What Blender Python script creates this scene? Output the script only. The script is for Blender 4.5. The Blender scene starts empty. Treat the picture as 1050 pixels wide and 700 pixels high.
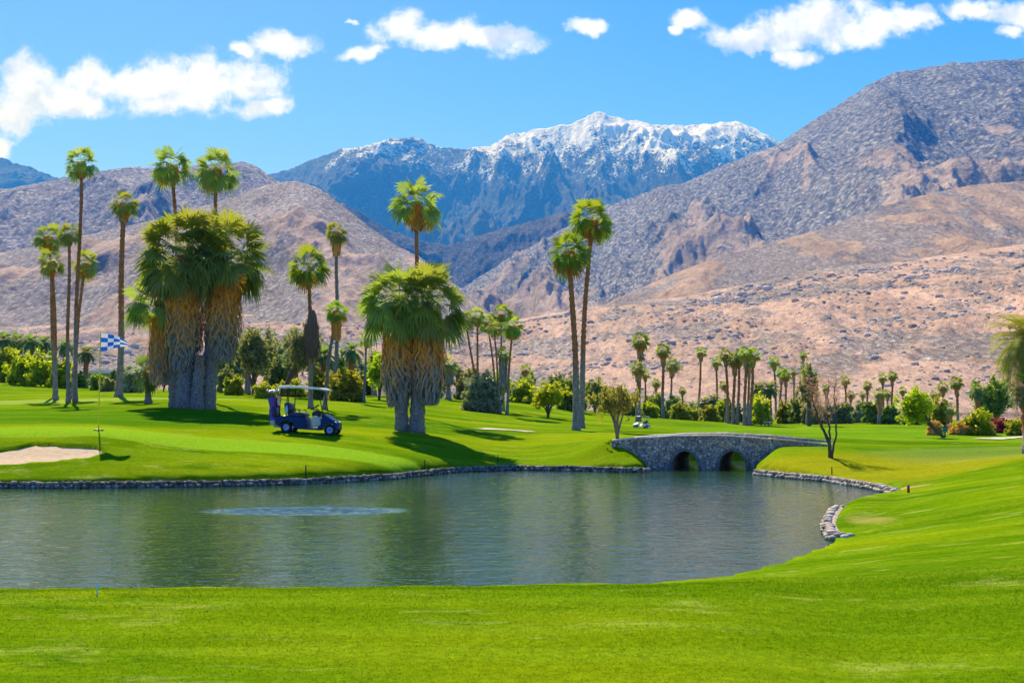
import bpy, bmesh, math, random
import numpy as np
from math import radians as rad, sin, cos, pi
rng = np.random.default_rng(7)
COL = bpy.context.scene.collection
SC = bpy.context.scene
# ------------------------------------------------------------------ camera maths
F = 1167.0; HY = 420.0; CZ = 2.1
PITCH = math.atan((HY - 350) / F)
def ray(px, py):
    u = (px - 525) / F; v = (350 - py) / F
    return np.array([u, cos(PITCH) - v * sin(PITCH), sin(PITCH) + v * cos(PITCH)])
def pt(px, py, d):
    r = ray(px, py); return np.array([r[0] / r[1] * d, d, CZ + r[2] / r[1] * d])
def wpt(px, py, z=0.0):
    r = ray(px, py); d = (z - CZ) / r[2] * r[1]
    return np.array([r[0] / r[1] * d, d])
def mpx(d): return d / F            # metres per photo pixel at distance d
# ------------------------------------------------------------------ noise
_perm = rng.permutation(4096)
_ang = rng.random(4096) * 2 * pi
_gx, _gy = np.cos(_ang), np.sin(_ang)
def perlin(x, y, seed=0):
    x = np.asarray(x, float); y = np.asarray(y, float)
    xi = np.floor(x).astype(np.int64); yi = np.floor(y).astype(np.int64)
    xf = x - xi; yf = y - yi
    u = xf * xf * xf * (xf * (xf * 6 - 15) + 10); v = yf * yf * yf * (yf * (yf * 6 - 15) + 10)
    def g(ix, iy, dx, dy):
        h = _perm[(ix + seed * 131 + _perm[(iy + seed * 57) & 4095]) & 4095]
        return _gx[h] * dx + _gy[h] * dy
    a = g(xi, yi, xf, yf); b = g(xi + 1, yi, xf - 1, yf)
    c = g(xi, yi + 1, xf, yf - 1); d = g(xi + 1, yi + 1, xf - 1, yf - 1)
    return (a + u * (b - a)) + v * ((c + u * (d - c)) - (a + u * (b - a)))
def fbm(x, y, o=5, seed=0, gain=.5, lac=2.03):
    s = 0; a = 1; f = 1
    for i in range(o):
        s = s + a * perlin(x * f + 17.3 * i, y * f - 9.1 * i, seed + i); a *= gain; f *= lac
    return s
def ridged(x, y, o=5, seed=0, gain=.5):
    s = 0; a = 1; f = 1; w = 1
    for i in range(o):
        n = 1 - np.abs(perlin(x * f + 7.7 * i, y * f + 3.3 * i, seed + i)) * 2.0
        n = n * n * w; w = np.clip(n * 1.6, 0, 1); s = s + a * n; a *= gain; f *= 2.07
    return s
# ------------------------------------------------------------------ mesh helper
class MB:
    def __init__(s): s.v = []; s.f = {3: [], 4: []}; s.c = {3: [], 4: []}; s.n = 0; s.a = []
    def add(s, V, T=None, Q=None, c=0.5):
        V = np.asarray(V, float).reshape(-1, 3); k = s.n
        s.v.append(V); s.n += len(V)
        s.a.append(np.full(len(V), c) if np.isscalar(c) else np.asarray(c, float))
        if T is not None and len(T): s.f[3].append(np.asarray(T, np.int64).reshape(-1, 3) + k)
        if Q is not None and len(Q): s.f[4].append(np.asarray(Q, np.int64).reshape(-1, 4) + k)
    def box(s, c, size, rz=0, col=.5, ry=0):
        x, y, z = [h / 2 for h in size]
        V = np.array([[i, j, k] for i in (-x, x) for j in (-y, y) for k in (-z, z)])
        if ry: V = V @ np.array([[cos(ry), 0, -sin(ry)], [0, 1, 0], [sin(ry), 0, cos(ry)]])
        if rz: V = V @ np.array([[cos(rz), sin(rz), 0], [-sin(rz), cos(rz), 0], [0, 0, 1]])
        s.add(V + np.array(c), Q=[[0, 1, 3, 2], [4, 6, 7, 5], [0, 4, 5, 1], [2, 3, 7, 6], [0, 2, 6, 4], [1, 5, 7, 3]], c=col)
    def tube(s, P, R, n=8, jit=0, col=.5, caps=True, flat=1.0):
        P = np.asarray(P, float); m = len(P); R = np.broadcast_to(np.asarray(R, float), (m,))
        Tn = np.gradient(P, axis=0); Tn /= np.linalg.norm(Tn, axis=1)[:, None] + 1e-9
        ref = np.array([0, 1., 0]) if abs(Tn[0][1]) < .9 else np.array([1., 0, 0])
        A = np.cross(Tn, ref); A /= np.linalg.norm(A, axis=1)[:, None]; B = np.cross(Tn, A)
        th = np.arange(n) / n * 2 * pi
        rr = R[:, None] * (1 + (jit * (rng.random((m, n)) * 2 - 1) if jit else np.zeros((m, n))))
        V = P[:, None] + rr[..., None] * (np.cos(th)[None, :, None] * A[:, None] + flat * np.sin(th)[None, :, None] * B[:, None])
        i = np.arange(m - 1)[:, None]; j = np.arange(n)[None]; j2 = (j + 1) % n
        Q = np.stack([i * n + j, i * n + j2, (i + 1) * n + j2, (i + 1) * n + j], -1).reshape(-1, 4)
        c = col if np.isscalar(col) else np.repeat(col, n)
        V = V.reshape(-1, 3); T = []
        if caps:
            V = np.vstack([V, P[0], P[-1]]); a, b = m * n, m * n + 1
            for k in range(n): T += [[a, (k + 1) % n, k], [b, (m - 1) * n + k, (m - 1) * n + (k + 1) % n]]
            if not np.isscalar(c): c = np.append(c, [col[0], col[-1]])
        s.add(V, T=T, Q=Q, c=c)
    def build(s, name, mat, parent=None, smooth=True, loc=None):
        me = bpy.data.meshes.new(name)
        V = np.vstack(s.v); me.vertices.add(len(V)); me.vertices.foreach_set('co', V.ravel().astype(np.float32))
        li, ls, p = [], [], 0
        for k in (3, 4):
            if s.f[k]:
                a = np.vstack(s.f[k]); li.append(a.ravel()); ls.append(p + np.arange(len(a)) * k); p += a.size
        li = np.concatenate(li); ls = np.concatenate(ls)
        me.loops.add(len(li)); me.loops.foreach_set('vertex_index', li.astype(np.int32))
        me.polygons.add(len(ls)); me.polygons.foreach_set('loop_start', ls.astype(np.int32))
        me.update(calc_edges=True); me.validate()
        at = me.attributes.new('c', 'FLOAT', 'POINT'); at.data.foreach_set('value', np.concatenate(s.a).astype(np.float32))
        me.polygons.foreach_set('use_smooth', np.full(len(me.polygons), smooth))
        me.materials.append(mat)
        o = bpy.data.objects.new(name, me); COL.objects.link(o)
        if parent: o.parent = parent
        if loc is not None: o.location = loc
        return o
def grid_mesh(name, X, Y, Z, mat, attrs=None, keep=None):
    m, n = X.shape; b = MB(); i = np.arange(m - 1)[:, None]; j = np.arange(n - 1)[None]
    Q = np.stack([i * n + j, i * n + j + 1, (i + 1) * n + j + 1, (i + 1) * n + j], -1).reshape(-1, 4)
    if keep is not None: Q = Q[keep.reshape(-1)]
    b.add(np.stack([X, Y, Z], -1).reshape(-1, 3), Q=Q, c=(attrs if attrs is not None else np.zeros(X.size)))
    return b.build(name, mat)
def tag(o, label=None, cat=None, group=None, kind=None):
    if label: o['label'] = label
    if cat: o['category'] = cat
    if group: o['group'] = group
    if kind: o['kind'] = kind
    return o
def empty(name, loc, label=None, cat=None, group=None, rz=0):
    o = bpy.data.objects.new(name, None); COL.objects.link(o); o.location = [float(t) for t in loc]; o.rotation_euler = (0, 0, rz)
    return tag(o, label, cat, group)
def copy_thing(src, loc, rz=0, sc=1, label=None, group=None):
    r = src.copy(); COL.objects.link(r); r.location = [float(t) for t in loc]; r.rotation_euler = (0, 0, rz); r.scale = (sc, sc, sc) if np.isscalar(sc) else sc
    if label: r['label'] = label
    if group: r['group'] = group
    for ch in list(src.children):
        c = ch.copy(); COL.objects.link(c); c.parent = r
        for g in list(ch.children):
            d = g.copy(); COL.objects.link(d); d.parent = c
    return r
# ------------------------------------------------------------------ materials
class NT:
    def __init__(s, name, rough=.9, spec=.2):
        s.m = bpy.data.materials.new(name); s.m.use_nodes = True; s.t = s.m.node_tree
        s.p = s.t.nodes['Principled BSDF']; s.out = s.t.nodes['Material Output']
        s.p.inputs['Roughness'].default_value = rough; s.p.inputs['Specular IOR Level'].default_value = spec
    def n(s, typ, **k):
        nd = s.t.nodes.new(typ)
        for a, b in k.items():
            if a[:2] == 'i_':
                key = a[2:].replace('_', ' '); key = int(key) if key.isdigit() else key
                s.set(nd, key, b)
            else: setattr(nd, a, b)
        return nd
    def set(s, nd, key, b):
        i = nd.inputs[key]
        if hasattr(b, 'is_output'): s.t.links.new(b, i)
        else:
            if hasattr(i.default_value, '__len__') and not np.isscalar(b) and len(b) == 3 and len(i.default_value) == 4: b = (*b, 1)
            i.default_value = b
    def link(s, a, b): s.t.links.new(a, b)
    def obj(s, scale=(1, 1, 1), rot=(0, 0, 0)):
        tc = s.n('ShaderNodeTexCoord'); mp = s.n('ShaderNodeMapping'); s.link(tc.outputs['Object'], mp.inputs[0])
        mp.inputs['Scale'].default_value = scale; mp.inputs['Rotation'].default_value = rot; return mp.outputs[0]
    def geo(s, scale=(1, 1, 1)):
        g = s.n('ShaderNodeNewGeometry'); mp = s.n('ShaderNodeMapping'); s.link(g.outputs['Position'], mp.inputs[0])
        mp.inputs['Scale'].default_value = scale; return mp.outputs[0]
    def noise(s, vec, scale, detail=4, rough=.55, dist=0):
        nd = s.n('ShaderNodeTexNoise'); s.link(vec, nd.inputs['Vector'])
        for k, v in (('Scale', scale), ('Detail', detail), ('Roughness', rough), ('Distortion', dist)): nd.inputs[k].default_value = v
        return nd.outputs[0]
    def vor(s, vec, scale, feature='F1', rnd=1):
        nd = s.n('ShaderNodeTexVoronoi'); nd.feature = feature; s.link(vec, nd.inputs['Vector']); nd.inputs['Scale'].default_value = scale
        nd.inputs['Randomness'].default_value = rnd; return nd
    def ramp(s, fac, stops, interp='LINEAR'):
        r = s.n('ShaderNodeValToRGB'); r.color_ramp.interpolation = interp; s.link(fac, r.inputs[0]); e = r.color_ramp.elements
        while len(e) < len(stops): e.new(.5)
        for x, (p, c) in zip(e, stops):
            x.position = p; x.color = (*c, 1) if not np.isscalar(c) else (c, c, c, 1)
        return r.outputs[0]
    def mix(s, f, a, b, mode='MIX'):
        m = s.n('ShaderNodeMix'); m.data_type = 'RGBA'; m.blend_type = mode
        for idx, v in ((0, f), (6, a), (7, b)):
            if hasattr(v, 'is_output'): s.link(v, m.inputs[idx])
            else: m.inputs[idx].default_value = v if np.isscalar(v) else (*v, 1)
        return m.outputs[2]
    def math(s, op, a, b=None, c=None, clamp=False):
        m = s.n('ShaderNodeMath'); m.operation = op; m.use_clamp = clamp
        for i, v in enumerate((a, b, c)):
            if v is None: continue
            if hasattr(v, 'is_output'): s.link(v, m.inputs[i])
            else: m.inputs[i].default_value = v
        return m.outputs[0]
    def rng(s, v, a, b, c=0, d=1):
        m = s.n('ShaderNodeMapRange'); m.interpolation_type = 'SMOOTHSTEP'; s.link(v, m.inputs[0])
        for i, t in enumerate((a, b, c, d)): m.inputs[i + 1].default_value = t
        return m.outputs[0]
    def attr(s, name='c'):
        a = s.n('ShaderNodeAttribute'); a.attribute_name = name; return a.outputs['Fac']
    def bump(s, h, strength=.5, dist=.1):
        b = s.n('ShaderNodeBump'); s.link(h, b.inputs['Height']); b.inputs['Strength'].default_value = strength; b.inputs['Distance'].default_value = dist
        s.link(b.outputs[0], s.p.inputs['Normal']); return b.outputs[0]
    def base(s, c):
        if hasattr(c, 'is_output'): s.link(c, s.p.inputs['Base Color'])
        else: s.p.inputs['Base Color'].default_value = (*c, 1)
    def translucent(s, c, f=.35):
        tr = s.n('ShaderNodeBsdfTranslucent'); s.link(c, tr.inputs[0]); mx = s.n('ShaderNodeMixShader'); mx.inputs[0].default_value = f
        s.link(s.p.outputs[0], mx.inputs[1]); s.link(tr.outputs[0], mx.inputs[2]); s.link(mx.outputs[0], s.out.inputs[0])
def plain(name, c, rough=.5, spec=.5, metal=0, noise=.15, nscale=8):
    m = NT(name, rough, spec); v = m.obj(); k = m.noise(v, nscale, 3)
    c = np.array(c); m.base(m.mix(k, tuple(c * (1 - noise)), tuple(np.minimum(c * (1 + noise), 1)))); m.p.inputs['Metallic'].default_value = metal
    return m.m
def leafmat(name, stops, tr=.35, rough=.65, spec=.15, tcol=1.3):
    m = NT(name, rough, spec); c = m.ramp(m.attr(), stops)
    oi = m.n('ShaderNodeObjectInfo'); hs = m.n('ShaderNodeHueSaturation'); m.link(c, hs.inputs['Color'])
    m.link(m.rng(oi.outputs['Random'], 0, 1, .485, .515), hs.inputs['Hue']); m.link(m.rng(oi.outputs['Random'], 0, 1, .85, 1.2), hs.inputs['Value'])
    c = hs.outputs[0]; m.base(c); m.translucent(m.mix(1.0, c, (tcol, tcol, .6), 'MULTIPLY'), tr)
    return m.m
M = {}
# fan palm leaf : 0 = newest bright, .5 mature, 0.8 ageing, 1 dead
M['fan'] = leafmat('fan_palm_leaf', [(0, (.32, .35, .06)), (.25, (.25, .32, .05)), (.5, (.22, .30, .07)), (.7, (.19, .27, .09)), (.82, (.42, .32, .05)), (1, (.50, .22, .05))], .45)
M['fanyoung'] = leafmat('bright_fan_palm_leaf', [(0, (.30, .38, .02)), (.3, (.20, .33, .02)), (.6, (.12, .25, .03)), (.82, (.42, .32, .05)), (1, (.48, .20, .05))], .45)
M['date'] = leafmat('date_palm_leaf', [(0, (.24, .32, .08)), (.5, (.11, .19, .07)), (.8, (.11, .17, .08)), (1, (.36, .24, .08))], .35)
M['dateR'] = leafmat('yellowing_date_palm_leaf', [(0, (.42, .40, .04)), (.5, (.26, .30, .05)), (.8, (.22, .26, .07)), (1, (.42, .22, .06))], .4)
def skirtmat():
    m = NT('dead_frond_skirt', .9, .1); c = m.ramp(m.attr(), [(0, (.27, .26, .25)), (.30, (.35, .30, .25)), (.5, (.58, .34, .16)), (.72, (.80, .34, .07)), (1, (.85, .36, .05))])
    n = m.noise(m.obj((6, 6, 1.2)), 3, 4); m.base(m.mix(1.0, c, m.ramp(n, [(.3, .55), (.7, 1.25)]), 'MULTIPLY')); m.translucent(c, .15); return m.m
M['skirt'] = skirtmat()
def trunkmat(name, lo, hi, split=.42):
    m = NT(name, .95, .1); v = m.obj((1, 1, 5)); k = m.noise(v, 5, 5, .65); a = m.attr()
    a2 = m.math('ADD', a, m.math('MULTIPLY', m.math('SUBTRACT', k, .5), .25))
    c = m.ramp(a2, [(split - .06, lo), (split + .06, hi)]); st = m.noise(m.obj((9, 9, .9)), 3, 4, .6); c = m.mix(1.0, c, m.ramp(st, [(.35, .5), (.65, 1.25)]), 'MULTIPLY')
    m.base(m.mix(1.0, c, m.ramp(k, [(.25, .45), (.75, 1.35)]), 'MULTIPLY')); m.bump(k, .8, .06); return m.m
M['trunk'] = trunkmat('palm_trunk', (.34, .29, .25), (.48, .19, .08), .34)
M['trunkgrey'] = trunkmat('grey_palm_trunk', (.27, .25, .235), (.30, .22, .16), .75)
def barkmat(name, c):
    m = NT(name, .95, .1); k = m.noise(m.obj((4, 4, 1)), 6, 5, .65); c = np.array(c); m.base(m.mix(k, tuple(c * .5), tuple(c * 1.5))); m.bump(k, .8, .05); return m.m
M['bark'] = barkmat('bark', (.12, .09, .065)); M['barkpale'] = barkmat('pale_bark', (.27, .20, .13))
M['barktwig'] = barkmat('reddish_twigs', (.55, .34, .23))
def bl(name, a, b, tr=.35):
    a = np.array(a); b = np.array(b); return leafmat(name, [(0, tuple(a)), (1, tuple(b))], tr)
M['lime'] = bl('lime_leaves', (.22, .33, .01), (.50, .58, .02), .6)
M['yellow'] = bl('yellow_green_leaves', (.22, .25, .015), (.44, .43, .03), .5)
M['green'] = bl('green_leaves', (.12, .20, .03), (.27, .36, .05), .45)
M['dark'] = bl('dark_green_leaves', (.08, .13, .04), (.18, .25, .07), .35)
M['olive'] = bl('olive_leaves', (.18, .20, .08), (.36, .37, .14), .4)
M['grey'] = bl('grey_green_leaves', (.18, .22, .14), (.36, .40, .24), .3)
M['willow'] = bl('hanging_leaves', (.22, .24, .04), (.45, .42, .08), .45)
M['rust'] = bl('rust_leaves', (.40, .22, .06), (.62, .38, .12), .4)
M['crimson'] = bl('crimson_leaves', (.28, .03, .04), (.45, .07, .08), .4)
M['orange'] = bl('orange_twig_leaves', (.65, .28, .15), (.78, .45, .28), .45)
# ------------------------------------------------------------------ pond outline and terrain
SHORE = [wpt(*p) for p in [(-330, 502), (-120, 501), (0, 500), (90, 500), (200, 499), (290, 497), (345, 494.5), (400, 491), (440, 486.5), (470, 483.5), (520, 481.5), (590, 482.5), (640, 484), (660, 484.2)]]
LEFT_WALL = list(SHORE)
CH = [np.array([4.72, 40.2]), np.array([6.0, 44.8]), np.array([6.6, 47.3]), np.array([9.9, 47.8]), np.array([10.1, 44.8]), np.array([8.6, 40.3])]
RW = [wpt(*p) for p in [(778, 486.5), (800, 489), (850, 493.5), (885, 499), (905, 503), (922, 507.5)]]
NEAR = [wpt(*p) for p in [(905, 511), (885, 514.5), (866, 519), (862, 524), (856, 532), (853, 541), (859, 553), (845, 562), (800, 580), (740, 595), (640, 603)]]
P_NEAR2 = [np.array(p) for p in [(-3, 13.3), (-9, 13.2), (-16, 13.6), (-24, 14.5), (-26, 22)]]
POND = np.array(SHORE + CH + RW + NEAR + P_NEAR2)
def sdist(x, y, P):
    x = np.asarray(x, float); y = np.asarray(y, float); d2 = np.full(x.shape, 1e18); ins = np.zeros(x.shape, bool)
    for a, b in zip(P, np.roll(P, -1, 0)):
        e = b - a; t = np.clip(((x - a[0]) * e[0] + (y - a[1]) * e[1]) / (e @ e), 0, 1)
        d2 = np.minimum(d2, (x - a[0] - t * e[0]) ** 2 + (y - a[1] - t * e[1]) ** 2)
        if e[1] != 0:
            c = ((a[1] > y) != (b[1] > y)) & (x < e[0] * (y - a[1]) / e[1] + a[0]); ins ^= c
    return np.where(ins, -1, 1) * np.sqrt(d2)
CTRL = {
 0: [(488, 31.2), (475, 32.2), (460, 33.6), (446, 34.8), (441, 36.2), (430, 43), (415, 62), (400, 88), (390, 110)],
 100: [(488, 31.2), (475, 32.2), (459, 33.6), (446, 34.6), (441, 35.8), (430, 43), (416, 59), (405, 80), (398, 100)],
 200: [(488, 31.3), (470, 33), (455, 35.5), (443, 39), (430, 45), (418, 52), (408, 66), (403, 82), (401, 100)],
 310: [(487, 32), (470, 34), (455, 37), (443, 41.5), (430, 49), (418, 60), (410, 75), (405, 90)],
 420: [(483, 34.8), (470, 37), (458, 40.5), (441, 46.5), (430, 55), (418, 68), (410, 84), (407, 95)],
 520: [(474, 40.8), (462, 44), (452, 48), (440, 56), (430, 67), (420, 82), (412, 100)],
 600: [(473, 40), (461, 42), (453, 44.5), (447, 50), (440, 60), (432, 74), (426, 95), (422, 125)],
 620: [(451, 40.9), (450, 44)], 640: [(471, 39.2), (457, 40.4), (449.5, 46)],
 700: [(450, 43), (447, 46), (441, 65), (436, 95), (432, 130), (430, 160)],
 850: [(463, 38), (450, 50), (442, 70), (437, 100), (433, 140), (431, 170)],
 950: [(490, 31), (472, 36), (456, 46), (446, 65), (438, 100), (433, 140)],
 1050: [(500, 21), (470, 31), (456, 42), (449, 56), (441, 85), (434, 130)]}
ctrl = []
for px, L in CTRL.items():
    for py, d in L:
        ctrl.append(pt(px, py, d))
for py, d in CTRL[0]: ctrl.append(pt(-220, py, d))
for py, d in CTRL[1050]: ctrl.append(pt(1290, py, d))
for px in (-200, 100, 360, 600, 760): ctrl += [pt(px, 603, 10.6), pt(px, 640, 8.6), pt(px, 700, 6.6)]
ctrl += [pt(850, 600, 11.5), pt(850, 640, 9.2), pt(850, 700, 6.9), pt(950, 560, 15), pt(950, 520, 21), pt(950, 600, 11.3), pt(950, 700, 6.9)]
ctrl += [pt(1050, 560, 14), pt(1050, 600, 11), pt(1050, 640, 8.8), pt(1050, 700, 6.8), pt(1290, 560, 14), pt(1290, 640, 9), pt(1290, 700, 6.8)]
for x in (-3, 0, 3): ctrl.append(np.array([x, 1, .5]))
for px, z in ((-220, 4.2), (0, 4.0), (200, 2.6), (420, 2.2), (600, 1.2)):
    r = ray(px, 400); ctrl.append(np.array([r[0] / r[1] * 150, 150, z])); ctrl.append(np.array([r[0] / r[1] * 230, 230, z * .4]))
for px in (800, 1050, 1290): r = ray(px, 400); ctrl.append(np.array([r[0] / r[1] * 230, 230, .5]))
ctrl = np.array(ctrl)
def warp(x, y):
    yy = np.clip(y, 1, 240) + 12; return np.clip(x / yy, -.75, .75) * 3.2, np.log(yy) * 2.6
def _tps(r2): return np.where(r2 > 1e-12, r2 * np.log(r2 + 1e-12), 0)
_U, _V = warp(ctrl[:, 0], ctrl[:, 1]); _n = len(ctrl)
_K = _tps((_U[:, None] - _U) ** 2 + (_V[:, None] - _V) ** 2) + np.eye(_n) * 2e-3
_P = np.stack([np.ones(_n), _U, _V], 1)
_A = np.block([[_K, _P], [_P.T, np.zeros((3, 3))]]); _W = np.linalg.solve(_A, np.append(ctrl[:, 2], [0, 0, 0]))
BUNKPX = [(-60, 476), (0, 475.5), (45, 473.5), (90, 469), (106, 464), (103, 459.5), (92, 457.5), (70, 456.5), (45, 455), (33, 454.5), (20, 458.5), (0, 461), (-60, 460)]
def raw(x, y):
    x = np.atleast_1d(np.asarray(x, float)); y = np.atleast_1d(np.asarray(y, float)); sh = x.shape
    u, v = warp(x.ravel(), y.ravel()); out = np.zeros(u.size)
    for s in range(0, u.size, 20000):
        e = slice(s, s + 20000); r2 = (u[e][:, None] - _U) ** 2 + (v[e][:, None] - _V) ** 2
        out[e] = _tps(r2) @ _W[:_n] + _W[_n] + _W[_n + 1] * u[e] + _W[_n + 2] * v[e]
    z = out.reshape(sh)
    far = np.clip((np.hypot(x, y) - 190) / 120, 0, 1); z = z * (1 - far) + 0.3 * far
    return z + .035 * fbm(x / 5, y / 5, 3, 40) * np.clip(y / 20, .3, 3)
def hitraw(px, py):
    r = ray(px, py); d = np.linspace(30.8, 60, 4000); Z = CZ + r[2] / r[1] * d
    G = raw(r[0] / r[1] * d, d); k = np.where(Z <= G)[0]; i = k[0]
    return np.array([r[0] / r[1] * d[i], d[i]])
BUNK = np.array([hitraw(*p) for p in BUNKPX])
def ground(x, y, sand=True):
    x = np.atleast_1d(np.asarray(x, float)); y = np.atleast_1d(np.asarray(y, float))
    z = raw(x, y); near = (y < 60) & (np.abs(x) < 45)
    sd = np.full(x.shape, 99.); sd[near] = sdist(x[near], y[near], POND)
    far_side = np.clip((y - 19) / 3, 0, 1); wall = .05 + .15 * far_side
    slope = .155 + .645 * far_side
    lim = wall + slope * np.maximum(sd, 0) + .04 * fbm(x * 1.3, y * 1.3, 2, 9)
    k = .12; z1 = np.minimum(z, lim) - k * np.exp(-((z - lim) / k) ** 2) * .3
    z1 = np.maximum(z1, np.minimum(wall, .05 + .5 * np.maximum(sd, 0)) * np.clip(3 - sd, 0, 1))
    z = np.where(sd > 0, np.where(sd < 12, z1, z), np.maximum(-.9, -.25 + 1.2 * sd))
    if sand:
        m = (y < 38) & (x < -8); s2 = np.full(x.shape, 99.); s2[m] = sdist(x[m], y[m], BUNK)
        z = z - .34 * np.clip(-s2 / .12, 0, 1) + .02 * np.exp(-(s2 / .3) ** 2) * (s2 > 0)
    return z
def gz(x, y): return float(ground(x, y)[0])
def hit(px, py):
    r = ray(px, py); d = np.linspace(5, 230, 9000); X = r[0] / r[1] * d; Z = CZ + r[2] / r[1] * d
    G = ground(X, d); k = np.where(Z <= G)[0]
    i = k[0] if len(k) else int(np.argmin(Z - G))
    return np.array([X[i], d[i], G[i]])
def at(px, d):
    x = (px - 525) / F * d * 1.0; return np.array([x, d, gz(x, d)])
HAZE = True
# ------------------------------------------------------------------ grass + ground sheet
def axis(lo, hi, a, b, step, g):
    c = list(np.arange(a, b + 1e-6, step)); s = step; p = b
    while p < hi: s *= g; p += s; c.append(p)
    s = step; p = a
    while p > lo: s *= g; p -= s; c.insert(0, p)
    return np.array(c)
def grassmat(blade=False):
    m = NT('turf_blades' if blade else 'turf', 1.0, 0)
    g = (lambda s: m.geo(s))
    big = m.noise(g((.10, .16, .1)), 1.0, 3, .5, .6); mid = m.noise(g((.35, .9, .3)), 1.0, 4, .6, .8); fine = m.noise(g((3, 3.5, 3)), 4, 4, .7)
    c = m.ramp(big, [(.32, (.052, .142, .0022)), (.5, (.112, .208, .0025)), (.64, (.185, .256, .0032))])
    c = m.mix(m.rng(mid, .52, .72, 0, .55), c, (.220, .300, .008))
    c = m.mix(m.rng(m.noise(g((.25, .7, .3)), 1.9, 5, .65, .5), .56, .70, 0, .75), c, (.045, .135, .004))
    c = m.mix(m.rng(m.noise(g((.6, 1.5, 1)), 1.3, 5, .7, .3), .56, .68, 0, .65), c, (.30, .35, .07))
    pos = m.n('ShaderNodeNewGeometry').outputs['Position']; sp = m.n('ShaderNodeSeparateXYZ'); m.link(pos, sp.inputs[0]); X, Y = sp.outputs[0], sp.outputs[1]
    # putting green: shorter, paler turf round the flag
    def ell(cx, cy, rx, ry, soft=.12):
        a = m.math('DIVIDE', m.math('SUBTRACT', X, cx), rx); b = m.math('DIVIDE', m.math('SUBTRACT', Y, cy), ry)
        d = m.math('ADD', m.math('MULTIPLY', a, a), m.math('MULTIPLY', b, b)); d = m.math('ADD', d, m.math('MULTIPLY', m.math('SUBTRACT', mid, .5), .35))
        return m.rng(d, 1 - soft, 1 + soft, 1, 0)
    c = m.mix(m.math('MULTIPLY', ell(-12, 36.0, 10.5, 1.55), .8), c, (.20, .37, .015))
    c = m.mix(m.math('MULTIPLY', ell(-27, 66, 13, 3.2, .4), .55), c, (.32, .43, .08))
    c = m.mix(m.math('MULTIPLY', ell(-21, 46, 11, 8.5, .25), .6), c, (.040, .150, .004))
    c = m.mix(m.math('MULTIPLY', m.rng(m.noise(g((.05, .9, .1)), 1.4, 3, .5, .3), .50, .60), .28), c, (.22, .33, .01))
    c = m.mix(m.math('MULTIPLY', ell(9.0, 34, 7.5, 3.6, .7), .5), c, (.33, .28, .010))
    c = m.mix(m.math('MULTIPLY', ell(17, 37, 5, 4, .5), .4), c, (.18, .25, .06))
    c = m.mix(m.math('MULTIPLY', ell(24, 75, 14, 22, .6), .45), c, (.12, .28, .012))
    if not blade:
        # dry sandy fringe where the bank dips to the cove, and desert floor beyond the course
        c = m.mix(m.math('MULTIPLY', ell(9.9, 28.3, .5, .3, .5), .9), c, (.42, .26, .12))
        c = m.mix(m.math('MULTIPLY', ell(6.35, 20.3, .34, .8, .9), .55), c, (.36, .30, .08))
        d = m.math('ADD', m.attr(), m.math('MULTIPLY', m.math('SUBTRACT', mid, .5), .4))
        sn = m.noise(g((.08, .08, .08)), 1, 6, .65); sand = m.ramp(sn, [(.3, (.30, .21, .15)), (.7, (.46, .34, .26))])
        c = m.mix(m.rng(d, .4, .6), c, sand)
        c = m.mix(1.0, c, m.ramp(fine, [(.28, .72), (.5, 1.0), (.72, 1.28)]), 'MULTIPLY')
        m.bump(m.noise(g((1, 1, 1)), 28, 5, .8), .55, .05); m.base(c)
    else:
        oi = m.attr(); c = m.mix(1.0, c, m.ramp(oi, [(0, 1.05), (1, 1.50)]), 'MULTIPLY'); m.base(c); m.translucent(c, .4)
    return m.m
xs = axis(-6500, 6500, -22, 17, .16, 1.06); ys = axis(-60, 7000, 4.5, 50, .16, 1.05)
X, Y = np.meshgrid(xs, ys); Z = ground(X, Y)
des = np.clip((np.hypot(X * .9, Y) - 195) / 20, 0, 1)
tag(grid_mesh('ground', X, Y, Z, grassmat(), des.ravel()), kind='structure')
# bunker sand sheet just under the turf lip
bx = np.arange(-19.5, -10.5, .07); by = np.arange(30.8, 35.5, .07); X, Y = np.meshgrid(bx, by)
s2 = sdist(X, Y, BUNK); Z = raw(X, Y) - .07 - .05 * np.clip(-s2, 0, 1) + .012 * fbm(X * 3, Y * 6, 3, 5)
kp = (s2[:-1, :-1] < .1)
m = NT('bunker_sand', .95, .05); k = m.noise(m.geo((1, 2, 1)), 6, 6, .7); m.base(m.ramp(k, [(.3, (.48, .35, .22)), (.7, (.64, .50, .34))])); m.bump(k, .5, .04)
tag(grid_mesh('bunker', X, Y, Z, m.m, keep=kp), kind='structure')
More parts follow.
